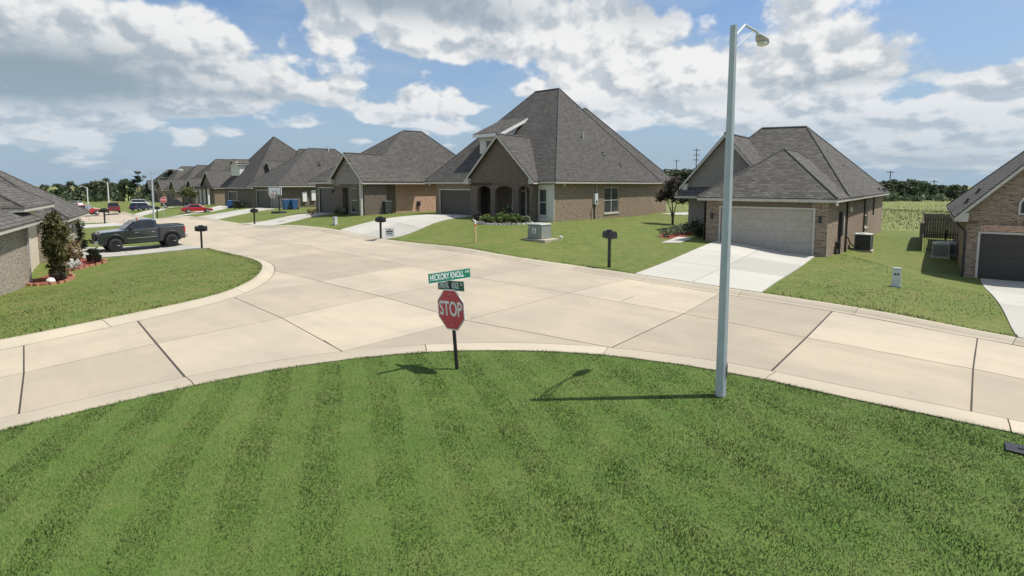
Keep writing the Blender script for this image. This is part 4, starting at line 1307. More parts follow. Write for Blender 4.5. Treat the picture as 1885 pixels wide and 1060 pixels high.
def street_light(loc, H, r0, r1, arm_vec, label, arm2=False, n=8, mat="galvanised"):
    t = thing("street_light", label, "street light", loc, 0, "street lights")
    MB().tube([(0, 0, -.4), (0, 0, H * .5), (0, 0, H)], [r0, (r0 + r1) / 2, r1], n).build("pole", mat, t)
    MB().tube([(0, 0, H - .30), (0, 0, H + .03)], r1 * 1.04, n).build("pole_cap", mat, t)
    MB().box(-.045, .045, -r0 * .99, -r0 * .9, .32, .52).move(Matrix.Rotation(R(70), 4, "Z")).build("hand_hole", "dark_metal", t)
    a = Vector((arm_vec[0], arm_vec[1], 0)); L = a.length; d = a.normalized()
    s = H - .14
    pts = [d * r1 + Vector((0, 0, s + .02)), d * (L * .35) + Vector((0, 0, s + .30)), d * (L * .75) + Vector((0, 0, s + .34)), d * (L * .92) + Vector((0, 0, s + .30))]
    MB().tube(pts, .020, 8).build("arm", mat, t)
    MB().tube([d * r1 + Vector((0, 0, s - .16)), d * (L * .66) + Vector((0, 0, s + .32))], .012, 6).build("arm_brace", mat, t)
    hd = MB()
    prof = [(-.16, .045, .03), (-.06, .075, .055), (.08, .105, .075), (.22, .085, .06), (.30, .03, .03)]
    for q in range(len(prof) - 1):
        (xa, wa, ha), (xb, wb, hb) = prof[q], prof[q + 1]
    ring = []
    for (xa, wa, ha) in prof:
        ring.append([(xa, wa * math.cos(an), (ha if math.sin(an) > 0 else ha * .7) * math.sin(an)) for an in [2 * math.pi * k / 10 for k in range(10)]])
    vs = [p for r_ in ring for p in r_]
    fs = [(i * 10 + k, i * 10 + (k + 1) % 10, (i + 1) * 10 + (k + 1) % 10, (i + 1) * 10 + k) for i in range(len(ring) - 1) for k in range(10)]
    fs += [tuple(reversed(range(10))), tuple((len(ring) - 1) * 10 + k for k in range(10))]
    hd.add(vs, fs)
    m = Matrix.Translation(d * (L * .95) + Vector((0, 0, s + .29))) @ Matrix.Rotation(math.atan2(d.y, d.x), 4, "Z") @ Matrix.Rotation(R(8), 4, "Y")
    hd.move(m)
    o = hd.build("lamp_head", "utility_grey", t, smooth=True)
    ln = MB().tube([(.07, 0, -.045), (.07, 0, -.085), (.07, 0, -.105)], [.085, .075, .03], 10).move(m)
    ln.build("lens", "lamp_clear", o, smooth=True)
    if arm2:
        MB().tube([Vector((0, 0, s + .1)), -d * (L * .45) + Vector((0, 0, s + .22))], .02, 6).build("arm", mat, t)
    return t

street_light(on_ground(3.24, 8.18, .035), 5.55, .088, .052, (.97, 1.22), "tall grey street light pole standing on the mown corner lawn")
street_light(on_ground(-24.35, 36.9), 4.25, .07, .045, (1.75, .35), "white street light rising behind the parked pickup", True)
street_light(on_ground(-63, 85), 4.2, .10, .07, (-1.4, -.2), "distant street light with lamp arm pointing away from the row", mat="trim_white")
street_light(on_ground(-72.5, 93), 3.4, .09, .07, (-.9, -.2), "farthest thin street light near the tree line", mat="trim_white")

# mailboxes
def mailbox(x, y, rz, label, H=1.12, mat="black_paint", s=1.0):
    t = thing("mailbox", label, "mailbox", on_ground(x, y), rz, "mailboxes at the kerb")
    MB().box(-.045, .045, -.045, .045, -.3, H).build("post", mat, t)
    MB().box(-.20, .20, -.06, .06, H, H + .03).build("bracket", mat, t)
    b = MB(); w, L, hh = .125 * s, .29 * s, .15
    prof = [(-w, H + .03), (w, H + .03), (w, H + .03 + hh)] + [(w * math.cos(R(a)), H + .03 + hh + w * math.sin(R(a))) for a in (25, 50, 75, 90, 105, 130, 155)] + [(-w, H + .03 + hh)]
    b.extrude_y(prof, -L, L)
    b.move(Matrix.Rotation(R(90), 4, "Z"))
    o = b.build("box", mat, t)
    MB().extrude_y([(p[0] * 1.04, p[1] + (0.006 if p[1] > H + .1 else -.004)) for p in prof], -L - .015, -L + .02).move(Matrix.Rotation(R(90), 4, "Z")).build("door", "dark_metal", o)
    MB().box(-.05, .05, -w - .012, -w - .002, H + .12, H + .30).build("flag", "dark_metal", o)
    MB().box(-.12, .12, -.05, .05, H + .03 + hh + w, H + .03 + hh + w + .045).build("number_plate", "dark_metal", o)
    return t

mailbox(3.77, 20.9, -R(62), "black mailbox on a post beside the tan door house's driveway")
mailbox(-7.74, 31.9, -R(25), "black mailbox beside the tall-roofed house's driveway", .98)
mailbox(-17.35, 30.2, R(20), "dark mailbox by the pickup's driveway", .98)
mailbox(-20.9, 44.0, -R(20), "mailbox across from the pickup near the hoop", .95)
mailbox(-33.5, 44.6, R(20), "small far mailbox past the parked pickup", .95)
mailbox(-39.6, 60.6, -R(20), "distant mailbox in front of the red car", .95)

# pad transformer
t = thing("pad_transformer", "grey-green pad mounted transformer cabinet on the lawn", "transformer", on_ground(1.45, 28.6, .08), -R(42))
MB().box(-.62, .86, -.62, .62, -.2, .07).build("concrete_pad", "kerb_concrete", t, bevel=.015)
MB().box(-.48, .48, -.42, .42, .07, .80, .015, .015).build("cabinet", "utility_green", t, bevel=.03)
MB().box(-.50, .50, -.46, .43, .80, .87, .05, .05).build("lid", "utility_grey", t, bevel=.02)
MB().box(-.44, .44, -.440, -.421, .12, .76).build("door", "utility_green", t, bevel=.008)
lb = MB().box(-.13, .12, -.447, -.4405, .36, .62).build("warning_label", "sign_white", t)
for k in range(4):
    MB().box(-.10, .08 - .03 * (k % 2), -.4495, -.4475, .40 + k * .05, .425 + k * .05).build("print", "dark_metal", lb)
MB().box(-.38, -.30, -.447, -.4405, .62, .72).build("tag", "post_yellow", t)
MB().box(-.02, .02, -.47, -.441, .40, .47).build("latch", "dark_metal", t)

# marker post
t = thing("marker_post", "cream utility marker post with orange top on the lawn", "marker post", on_ground(-1.92, 28.3))
MB().tube([(0, 0, -.2), (0, 0, .86)], .052, 8).build("post", "post_yellow", t)
MB().tube([(0, 0, .861), (0, 0, .98)], .055, 8).build("band", "orange_paint", t)
MB().tube([(0, 0, .981), (0, 0, 1.15), (0, 0, 1.18)], [.05, .05, .02], 8).build("cap", "sign_white", t)

# telecom pedestals
def pedestal(x, y, label, w, hh, rz):
    t = thing("utility_pedestal", label, "utility box", on_ground(x, y), rz, "utility pedestals")
    MB().box(-w / 2, w / 2, -w * .36, w * .36, -.2, hh, .01, .01).build("shell", "utility_light", t, bevel=.012)
    MB().box(-w / 2 - .012, w / 2 + .012, -w * .4, w * .4, hh, hh + .05, .02, .02).build("lid", "utility_grey", t, bevel=.008)
    MB().box(-w * .3, -w * .12, -w * .36 - .006, -w * .352, hh * .68, hh * .78).box(w * .02, w * .2, -w * .36 - .006, -w * .352, hh * .68, hh * .78).build("label_plate", "dark_metal", t)
    MB().box(-w / 2 - .02, w / 2 + .02, -w * .42, w * .42, -.2, .06).build("base", "utility_grey", t)
pedestal(13.1, 18.3, "pale grey utility pedestal on the lawn between the two garages", .26, .62, -R(30))
pedestal(-12.2, 37.4, "small pale pedestal on the lawn beside the vented gable house", .30, .5, -R(40))

t = thing("cleanout_cap", "small pale cleanout cap in the grass beside the transformer", "pipe cap", on_ground(2.6, 28.8))
MB().tube([(0, 0, -.1), (0, 0, .09), (0, 0, .12)], [.10, .10, .07], 10).build("cap", "stone_pale", t)
MB().box(-.03, .03, -.03, .03, .12, .15).build("nut", "stone_pale", t)

t = thing("shadow_plate", "dark rectangular plate standing in for a shadow at the lawn's kerb edge", "shadow patch", on_ground(6.30, 6.42, .055), -R(40))
MB().box(-.17, .17, -.14, .14, -.2, .012).build("lid", "dark_metal", t, bevel=.008)  # lid: dark plate added in place of a shadow on the grass
MB().box(-.05, .05, -.02, .02, .012, .022).build("top_bar", "black_paint", t)

# yard sign with wire legs
t = thing("yard_sign", "small white yard sign beside the black mailbox", "sign", on_ground(-7.25, 32.1), -R(15))
MB().box(-.28, .28, -.008, .008, .12, .60).build("panel", "sign_white", t)
MB().tube([(-.2, 0, -.1), (-.2, 0, .14)], .008, 5).build("leg", "galvanised", t)
MB().tube([(.2, 0, -.1), (.2, 0, .14)], .008, 5).build("leg", "galvanised", t)
MB().box(-.2, -.06, -.011, -.0085, .36, .46).box(-.03, .18, -.011, -.0085, .38, .46).box(-.16, .14, -.011, -.0085, .26, .31).box(-.05, .06, -.011, -.0085, .50, .55).build("print", "black_paint", t)

# distant traffic signs
def far_sign(x, y, rz, label, face, H=2.0):
    t = thing("road_sign", label, "sign", on_ground(x, y), rz, "distant traffic signs")
    MB().tube([(0, .03, -.2), (0, .03, H)], .03, 6).build("post", "galvanised", t)
    p = MB().extrude_y([(a, b + H - .1) for a, b in octagon(.34)], -.004, .004).build("sign_plate", "sign_white" if face else "galvanised", t)
    if face:
        MB().extrude_y([(a, b + H - .1) for a, b in octagon(.31)], -.008, -.0045).build("red_face", "sign_red", p)
        m = link("lettering", text_mesh("STOP", .26, "sign_white", .75, .001), p); m.matrix_local = Matrix.Translation((0, -.0095, H - .1)) @ Matrix.Rotation(R(90), 4, "X")
far_sign(-39.6, 61.8, R(25), "distant red stop sign behind the pickup's light pole", True, 2.05)
far_sign(-47.3, 60.7, R(200), "grey back of a distant road sign by the corner house roof", False, 1.5)

# ---------------------------------------------------------------- air conditioners
def condenser(x, y, rz, label, s=.8, hh=.95, mat="bin_dark"):
    t = thing("air_conditioner", label, "air conditioner", on_ground(x, y, .08), rz, "condenser units")
    MB().box(-s * .6, s * .6, -s * .6, s * .6, -.25, .07).build("pad", "kerb_concrete", t, bevel=.01)
    MB().box(-s / 2, s / 2, -s / 2, s / 2, .07, hh).build("coil", mat, t, bevel=.02)
    g = MB()
    n = 12
    for k in range(n):
        z = .14 + (hh - .24) * k / (n - 1)
        g.box(-s / 2 + .03, s / 2 - .03, -s / 2 - .012, -s / 2 - .001, z, z + .022)
        g.box(s / 2 + .001, s / 2 + .012, -s / 2 + .03, s / 2 - .03, z, z + .022)
    tag(g.build("louvre_bars", "dark_metal", t), kind="stuff")
    c = MB().box(-s / 2 - .015, s / 2 + .015, -s / 2 - .015, s / 2 + .015, hh, hh + .05).build("top_panel", "utility_light", t, bevel=.012)
    MB().tube([(0, 0, hh + .05), (0, 0, hh + .10)], [s * .36, s * .30], 16).build("fan_guard", "utility_grey", c)
    for a in (-1, 1):
        for b in (-1, 1):
            MB().box(a * s / 2 - .02, a * s / 2 + .02, b * s / 2 - .02, b * s / 2 + .02, .07, hh).build("corner_post", "utility_grey", t)
    return t
condenser(20.3, 31.2, -R(39), "dark air conditioner unit beside the tan door house")
t = condenser(23.75, 29.9, -R(37.5), "grey air conditioner by the iron fence, the one with the pale top", .72, .80, "utility_grey")
condenser(24.7, 30.55, -R(37.5), "second air conditioner between the iron fence and the brick wall", .66, .70, "utility_grey")
# refrigerant line
tag(MB().tube([(18.55, 29.9, gz(18.55, 29.9) + .95), (18.9, 30.2, gz(18.9, 30.2) + .6), (19.5, 30.8, gz(19.5, 30.8) + .35), (19.95, 31.1, gz(20, 31.1) + .3)], .035, 6).build("refrigerant_line", "black_paint"), "black insulated line from the brick wall to the air conditioner", "pipe")

# ---------------------------------------------------------------- fences
fz = gz(24, 31.6)
t = thing("wooden_fence", "weathered grey wooden privacy fence behind the edge house", "fence", (23.9, 31.6, fz))
def plank_run(t, a, b, hh, w=.14):
    a = Vector(a); b = Vector(b); d = (b - a); n = int(d.length / (w + .008)); d.normalize()
    rz = math.atan2(d.y, d.x)
    me = MB().add([(0, -.01, -.35), (w, -.01, -.35), (w, .01, -.35), (0, .01, -.35), (0, -.01, hh - .04), (w, -.01, hh - .04), (w, .01, hh - .04), (0, .01, hh - .04), (.03, -.01, hh), (w - .03, -.01, hh), (w - .03, .01, hh), (.03, .01, hh)],
                  [(3, 2, 1, 0), (0, 1, 5, 4), (1, 2, 6, 5), (2, 3, 7, 6), (3, 0, 4, 7), (4, 5, 9, 8), (5, 6, 10, 9), (6, 7, 11, 10), (7, 4, 8, 11), (8, 9, 10, 11)]).mesh("plank", "wood_fence")
    for k in range(n):
        p = a + d * (k * (w + .008)); o = link("plank", me, t)
        wx, wy = t.location.x + p.x, t.location.y + p.y
        o.location = (p.x, p.y, gz(wx, wy) - t.location.z + .1 + random.uniform(-.015, .015)); o.rotation_euler = (0, 0, rz)
    m = MB()
    for zz in (.35, hh - .3):
        m.tube([(a.x, a.y, zz + gz(t.location.x + a.x, t.location.y + a.y) - t.location.z), (b.x, b.y, zz + gz(t.location.x + b.x, t.location.y + b.y) - t.location.z)], .04, 4)
    m.build("rail", "wood_fence", t)
    for p in (a, b):
        zz = gz(t.location.x + p.x, t.location.y + p.y) - t.location.z
        MB().box(p.x - .06, p.x + .06, p.y - .06, p.y + .06, zz - .4, zz + hh + .12).build("post", "wood_fence", t)
plank_run(t, (0, 0), (6.1, 7.9), 1.62)
plank_run(t, (6.2, 8.0), (11.5, 4.0), 1.75)
t = thing("iron_fence", "black iron picket fence beside the edge house", "fence", (24.05, 31.5, fz + .1))
pk = MB().tube([(0, 0, .02), (0, 0, 1.16), (0, 0, 1.22)], [.011, .011, .002], 5).mesh("picket", "black_paint")
dv = Vector((.793, -.609))
for k in range(17):
    o = link("picket", pk, t); o.location = (dv.x * k * .098, dv.y * k * .098, 0)
for zz in (.12, 1.02):
    MB().tube([(0, 0, zz), (dv.x * 1.62, dv.y * 1.62, zz)], .018, 4).build("rail", "black_paint", t)
MB().box(dv.x * .95 - .03, dv.x * .95 + .03, dv.y * .95 - .03, dv.y * .95 + .03, -.2, 1.3).build("post", "black_paint", t)

# ---------------------------------------------------------------- bins and hoop
def wheelie(x, y, rz, label, mat):
    t = thing("wheelie_bin", label, "bin", on_ground(x, y), rz, "wheelie bins")
    MB().add([(-.24, -.26, .05), (.24, -.26, .05), (.24, .26, .05), (-.24, .26, .05), (-.3, -.34, .98), (.3, -.34, .98), (.3, .34, .98), (-.3, .34, .98)],
             [(3, 2, 1, 0), (4, 5, 6, 7), (0, 1, 5, 4), (1, 2, 6, 5), (2, 3, 7, 6), (3, 0, 4, 7)]).build("body", mat, t, bevel=.02)
    MB().box(-.32, .32, -.37, .37, .98, 1.07, .03, .05).build("lid", mat, t, bevel=.02)
    for sx in (-1, 1):
        MB().tube([(sx * .25, .3, .11), (sx * .31, .3, .11)], .11, 10).build("wheel", "rubber", t)
    MB().tube([(-.24, .4, .93), (.24, .4, .93)], .02, 6).build("handle", mat, t)
wheelie(-23.7, 57.0, -R(40), "blue wheelie bin beside the hoop house, nearer the hoop", "bin_blue")
wheelie(-23.0, 57.3, -R(35), "blue wheelie bin beside the hoop house, farther from the hoop", "bin_blue")
wheelie(-39.0, 75.2, -R(40), "blue bin by the twin dormer house's garage", "bin_blue")
wheelie(-38.1, 75.0, -R(40), "dark bin next to the blue bin at the twin dormer house", "bin_dark")
wheelie(-10.3, 44.6, -R(40), "dark bin against the pink brick side wall", "bin_dark")

t = thing("basketball_hoop", "basketball hoop with white backboard on a black post", "basketball hoop", on_ground(-22.25, 51.6), -R(20))
t.scale = (1.25, 1.25, 1.0)
MB().box(-.45, .45, -.3, .55, -.1, .18, .06, .06).build("base", "black_paint", t, bevel=.03)
MB().tube([(0, .2, .15), (0, .15, 1.6), (0, -.15, 2.25)], .05, 8).build("post", "black_paint", t)
b = MB().box(-.62, .62, -.24, -.20, 1.72, 2.52).build("backboard", "sign_white", t)
MB().box(-.58, .58, -.246, -.242, 1.76, 1.80).box(-.58, .58, -.246, -.242, 2.44, 2.48).box(-.58, -.54, -.246, -.242, 1.80, 2.44).box(.54, .58, -.246, -.242, 1.80, 2.44).box(-.2, .2, -.246, -.242, 2.10, 2.14).box(-.2, -.16, -.246, -.242, 1.86, 2.10).box(.16, .2, -.246, -.242, 1.86, 2.10).build("backboard_marking", "dark_metal", b)
rp = [(.22 * math.cos(R(a)), -.48 + .22 * math.sin(R(a)), 1.86) for a in range(0, 361, 30)]
MB().tube(rp, .015, 6, cap=False).build("rim", "orange_paint", t)
nt = MB()
for a in range(0, 360, 45):
    nt.tube([(.22 * math.cos(R(a)), -.48 + .22 * math.sin(R(a)), 1.85), (.13 * math.cos(R(a + 22)), -.48 + .13 * math.sin(R(a + 22)), 1.45)], .01, 4)
    nt.tube([(.22 * math.cos(R(a)), -.48 + .22 * math.sin(R(a)), 1.85), (.13 * math.cos(R(a - 22)), -.48 + .13 * math.sin(R(a - 22)), 1.45)], .01, 4)
nt.build("net", "sign_white", t)

# ================================================================ VEHICLES
def wheel(t, x, y, r, w, rim, side):
    """y = outer face; side +1 left, -1 right"""
    o = thing("wheel", None, None, (x, y, r)); o.parent = t
    n = 22
    prof = [(-w, r * .66), (-w, r * .93), (-w * .85, r), (-w * .15, r), (0, r * .93), (.006, r * .66)]
    vs, fs = [], []
    for k in range(n):
        a = 2 * math.pi * k / n
        for d, q in prof:
            vs.append((q * math.cos(a), side * d, q * math.sin(a)))
    m = len(prof)
    for k in range(n):
        for i in range(m - 1):
            fs.append((k * m + i, k * m + i + 1, ((k + 1) % n) * m + i + 1, ((k + 1) % n) * m + i))
    MB().add(vs, fs).build("tyre", "rubber", o, smooth=True)
    rm = MB()
    rm.tube([(0, -side * w * .6, 0), (0, -side * .03, 0)], [r * .64, r * .66], n)
    rm.tube([(0, -side * .04, 0), (0, side * .004, 0)], [r * .17, r * .13], 10)
    for k in range(6):
        a = 2 * math.pi * k / 6
        c, s = math.cos(a), math.sin(a)
        for e in (-.06, .06):
            rm.tube([(r * .12 * c, -side * .015, r * .12 * s), (r * .62 * math.cos(a + e * 2.5), -side * .012, r * .62 * math.sin(a + e * 2.5))], r * .05, 5)
    rm.build("rim", rim, o)
    return o

def strip_loft(sec):
    """sec: list of rings (same length) -> closed skin"""
    m = len(sec[0]); vs = [p for s in sec for p in s]
    fs = [(i * m + k, i * m + (k + 1) % m, (i + 1) * m + (k + 1) % m, (i + 1) * m + k) for i in range(len(sec) - 1) for k in range(m)]
    fs += [tuple(reversed(range(m))), tuple((len(sec) - 1) * m + k for k in range(m))]
    return MB().add(vs, fs)

def arch_profile(x0, x1, zb, top, wheels, rw):
    """side outline of a body with wheel arches cut in the sill"""
    pts = [(x0, zb)]
    for wx in sorted(wheels):
        for k in range(9):
            a = math.pi - math.pi * k / 8
            z = max(zb, .40 + rw * math.sin(a)) if False else zb + rw * math.sin(a) * 1.0
            pts.append((wx + rw * math.cos(a), z))
    pts.append((x1, zb))
    return pts + top

def pickup():
    t = thing("pickup_truck", "dark grey lifted crew cab pickup parked on the driveway", "pickup truck", (0, 0, 0))
    W = .97
    zb = .55; wf, wr_ = 1.72, -1.86; r = .44
    # lower body: outline swept across the width, in three sections so the sides bulge
    top = [(2.74, .95), (2.70, 1.18), (2.45, 1.30), (1.15, 1.36), (1.0, 1.38), (-.98, 1.40), (-1.02, 1.44), (-2.78, 1.46), (-2.80, .80)]
    prof = arch_profile(-2.78, 2.72, zb, top, [wr_, wf], .53)
    def ring(y, sh, dz):
        return [(x * (1 - sh), y, z if z < .75 else z - dz * (z - .75)) for x, z in prof]
    body = MB()
    sec = [ring(-W + .06, .012, .10), ring(-W, .0, .02), ring(-W * .93, .0, 0), ring(W * .93, .0, 0), ring(W, .0, .02), ring(W - .06, .012, .10)]
    sec = [ring(-W, .004, .05), ring(-W * .955, 0, 0), ring(W * .955, 0, 0), ring(W, .004, .05)]
    o = strip_loft(sec).build("body", "truck_paint", t, bevel=.03)
    # bed opening: dark recess with rails
    MB().box(-2.66, -1.10, -.80, .80, 1.462, 1.470).build("bed_floor", "black_paint", t)
    for s in (-1, 1):
        MB().box(-2.74, -1.04, s * .87 - .07, s * .87 + .07, 1.455, 1.50).build("bed_rail", "black_paint", t, bevel=.01)
    MB().box(-2.80, -2.72, -.80, .80, 1.455, 1.495).build("tailgate_cap", "black_paint", t)
    # cab
    def cr(x, z, hw):
        return (x, z, hw)
    base = [(1.12, 1.36), (-1.0, 1.40)]; roof = [(.28, 1.93), (-.05, 1.965), (-.72, 1.955), (-.92, 1.90)]
    ringL = lambda s: [(1.12, s * .90, 1.34), (.28, s * .74, 1.92), (-.05, s * .74, 1.965), (-.70, s * .74, 1.955), (-.90, s * .75, 1.91), (-1.0, s * .90, 1.38)]
    cab = strip_loft([ringL(-1), [(p[0], p[1] * .6, p[2] + (.02 if p[2] > 1.5 else 0)) for p in ringL(-1)], [(p[0], p[1] * .6, p[2] + (.02 if p[2] > 1.5 else 0)) for p in ringL(1)], ringL(1)])
    cab.build("cab", "truck_paint", t, bevel=.02)
    def side_pt(x, f, s):
        """point on the cab side: f 0..1 up"""
        return (x, s * (.905 - .158 * f), 1.37 + .57 * f)
    for s in (-1, 1):
        for nm, q in (("side_window", [(.90, .06), (.86, .12), (.30, .86), (.02, .90), (.02, .06)]), ("side_window", [(-.06, .06), (-.06, .90), (-.66, .88), (-.80, .60), (-.80, .06)])):
            MB().face(*[side_pt(x, f, s) for x, f in q]).build(nm, "glass_dark", t, recalc=False)
        MB().box(.62, .80, min(s * .94, s * 1.12), max(s * .94, s * 1.12), 1.36, 1.56).build("mirror", "black_paint", t, bevel=.03)
        MB().box(-1.2, 1.0, min(s * .93, s * 1.03), max(s * .93, s * 1.03), .50, .56).build("running_board", "black_paint", t, bevel=.01)
        MB().box(2.36, 2.73, min(s * .66, s * .955), max(s * .66, s * .955), .98, 1.14, .02, .02).build("headlight", "lamp_clear", t, bevel=.02)
        MB().box(-2.815, -2.70, min(s * .80, s * .985), max(s * .80, s * .985), .98, 1.36, 0, 0).build("tail_light", "lamp_red", t, bevel=.015)
        for dx in (.38, -.66):
            MB().box(dx - .11, dx + .11, min(s * .968, s * 1.0), max(s * .968, s * 1.0), 1.14, 1.18).build("door_handle", "chrome", t, bevel=.008)
        for dx in (1.06, -.02, -.98):
            MB().box(dx - .006, dx + .006, min(s * .962, s * .9745), max(s * .962, s * .9745), .68, 1.34).build("door_gap", "black_paint", t)
        MB().box(-.9, 1.0, min(s * .962, s * .985), max(s * .962, s * .985), .80, .84).build("door_moulding", "chrome", t)
        for wx in (wf, wr_):
            fl = [(wx + .60 * math.cos(a), s * .975, zb - .02 + .60 * math.sin(a)) for a in [math.pi * k / 12 for k in range(13)]]
            MB().tube(fl, .035, 6).build("fender_flare", "black_paint", t)
            wheel(t, wx, s * 1.0, r, .29, "rim_dark", s)
    MB().face((1.06, -.84, 1.40), (1.06, .84, 1.40), (.36, .70, 1.905), (.36, -.70, 1.905)).move(Matrix.Translation((.035, 0, .022))).build("windshield", "glass_dark", t, recalc=False)
    MB().face((-1.005, -.80, 1.48), (-1.005, .80, 1.48), (-.925, .68, 1.87), (-.925, -.68, 1.87)).move(Matrix.Translation((-.02, 0, 0))).build("rear_window", "glass_dark", t, recalc=False)
    MB().box(2.70, 2.79, -.62, .62, .86, 1.20).build("grille", "black_paint", t, bevel=.02)
    MB().box(2.62, 2.88, -.96, .96, .55, .80).build("front_bumper", "chrome", t, bevel=.05)
    MB().box(-2.98, -2.76, -.94, .94, .58, .78).build("rear_bumper", "chrome", t, bevel=.04)
    MB().box(-2.5, 2.45, -.72, .72, .44, 1.22).build("chassis", "black_paint", t)
    MB().tube([(.1, .1, 1.98), (.1, .1, 2.05), (.1, .1, 2.09)], [.06, .06, .03], 10).build("roof_beacon", "orange_paint", t)
    MB().tube([(.75, -.8, 1.38), (.70, -.8, 2.0)], .008, 5).build("aerial", "black_paint", t)
    return t

tr = pickup()
fx, fy, rx, ry = -22.52, 30.54, -20.6, 32.6
hd = math.atan2(fy - ry, fx - rx)
left = Vector((-math.sin(hd), math.cos(hd)))
cx, cy = (fx + rx) / 2 - left.x * .9 - math.cos(hd) * .06, (fy + ry) / 2 - left.y * .9 - math.sin(hd) * .06
tr.location = (cx, cy, gz((fx + rx) / 2, (fy + ry) / 2) + .137)
pit = (gz(fx, fy) - gz(rx, ry)) / 2.9
tr.rotation_euler = (0, -math.atan(pit), hd)
tr.scale = (.79, .86, .90)

def car(name, label, x, y, rz, paint, kind="sedan", s=1.0, rim="rim_silver"):
    t = thing(name, label, {"sedan": "car", "suv": "car", "van": "van", "pickup": "pickup truck"}[kind], on_ground(x, y, .137), rz, "parked vehicles")
    L, W = (2.25, .88)
    r = .33 if kind == "sedan" else .37
    zb = .30 if kind == "sedan" else .40
    if kind == "sedan":
        top = [(2.2, .52), (2.05, .68), (1.0, .86), (-1.65, .92), (-2.15, .86), (-2.22, .5)]; cab = (1.0, .25, -.95, -1.7, .88, 1.38)
    elif kind == "suv":
        top = [(2.2, .6), (2.1, .92), (1.05, 1.02), (-2.15, 1.06), (-2.22, .6)]; cab = (1.0, .5, -1.85, -2.15, 1.03, 1.68)
    elif kind == "van":
        top = [(2.3, .6), (2.25, 1.0), (1.75, 1.15), (-2.2, 1.2), (-2.25, .6)]; cab = (1.75, 1.1, -2.1, -2.2, 1.15, 2.0)
    else:
        top = [(2.6, .7), (2.5, 1.08), (1.1, 1.14), (-2.6, 1.16), (-2.65, .7)]; cab = (1.05, .45, -.75, -.95, 1.13, 1.78)
    x0, x1 = top[-1][0], top[0][0]
    wf, wr_ = x1 - .85, x0 + .85
    prof = arch_profile(x0, x1, zb, top, [wr_, wf], r * 1.18)
    ring = lambda yy, k: [(p[0] * k, yy, p[1]) for p in prof]
    strip_loft([ring(-W, .985), ring(-W * .93, 1), ring(W * .93, 1), ring(W, .985)]).build("body", paint, t, bevel=.04)
    a, b, c, d, z0, z1 = cab
    rl = lambda q: [(a, q * W * .93, z0), (b, q * W * .74, z1), (c, q * W * .74, z1), (d, q * W * .93, z0)]
    strip_loft([rl(-1), rl(1)]).build("cabin", paint, t, bevel=.03)
    for q in (-1, 1):
        f0, f1 = .12, .88
        def sp(x, f): return (x, q * W * (.935 - .19 * f) , z0 + (z1 - z0) * f)
        MB().face(sp(a - .12 - (a - b) * f0, f0), sp(b - .05 + (a - b) * (1 - f1), f1), sp(c + .1, f1), sp(d + .16, f0)).build("side_window", "glass_dark", t, recalc=False)
        MB().box(x1 - .35, x1 - .02, min(q * .5, q * .84), max(q * .5, q * .84), zb + .28, zb + .42).build("headlight", "lamp_clear", t, bevel=.02)
        MB().box(x0 - .015, x0 + .25, min(q * .55, q * .85), max(q * .55, q * .85), zb + .34, zb + .52).build("tail_light", "lamp_red", t, bevel=.02)
        for wx in (wf, wr_):
            wheel(t, wx, q * (W + .01), r, .22, rim, q)
    ws = lambda xa, xb, n, dx: MB().face((xa, -W * .85, z0 + .06), (xa, W * .85, z0 + .06), (xb, W * .68, z1 - .04), (xb, -W * .68, z1 - .04)).move(Matrix.Translation((dx, 0, .01))).build(n, "glass_dark", t, recalc=False)
    ws(a - (a - b) * .1, b + (a - b) * .08, "windshield", .02); ws(d + (c - d) * .1, c - (c - d) * .08, "rear_window", -.02)
    if kind == "pickup":
        MB().box(x0 + .1, d - .08, -.72, .72, 1.163, 1.17).build("bed_floor", "black_paint", t)
    MB().box(x1 - .06, x1 + .06, -.8, .8, zb, zb + .2).build("front_bumper", paint, t, bevel=.03)
    MB().box(x0 - .06, x0 + .06, -.8, .8, zb, zb + .22).build("rear_bumper", paint, t, bevel=.03)
    t.scale = (s, s, s)
    return t
car("red_car", "bright red low coupe parked on a driveway up the street", -39.2, 67.6, R(38), "red_paint", "sedan", .76)
car("dark_pickup", "black pickup parked behind the distant stop sign", -47.0, 76.0, R(30), "black_car", "pickup", .66)
car("blue_car", "dark blue car parked beside the far light pole", -49.4, 72.4, R(80), "blue_car", "suv", .62)
car("white_van", "white van parked far up the street", -66.4, 97.2, R(25), "white_paint", "van", .62)
car("maroon_truck", "maroon pickup seen from behind far up the street", -50.6, 69.0, R(128), "maroon_paint", "pickup", .72)
car("white_car", "tiny white car above the corner house's roof edge", -81.5, 101.5, R(170), "white_paint", "suv", .55)
car("red_hatchback", "red car partly hidden behind the corner house's eave", -51.2, 65.0, R(60), "red_paint", "suv", .75)

# ================================================================ PLANTS
from mathutils import noise as mnoise

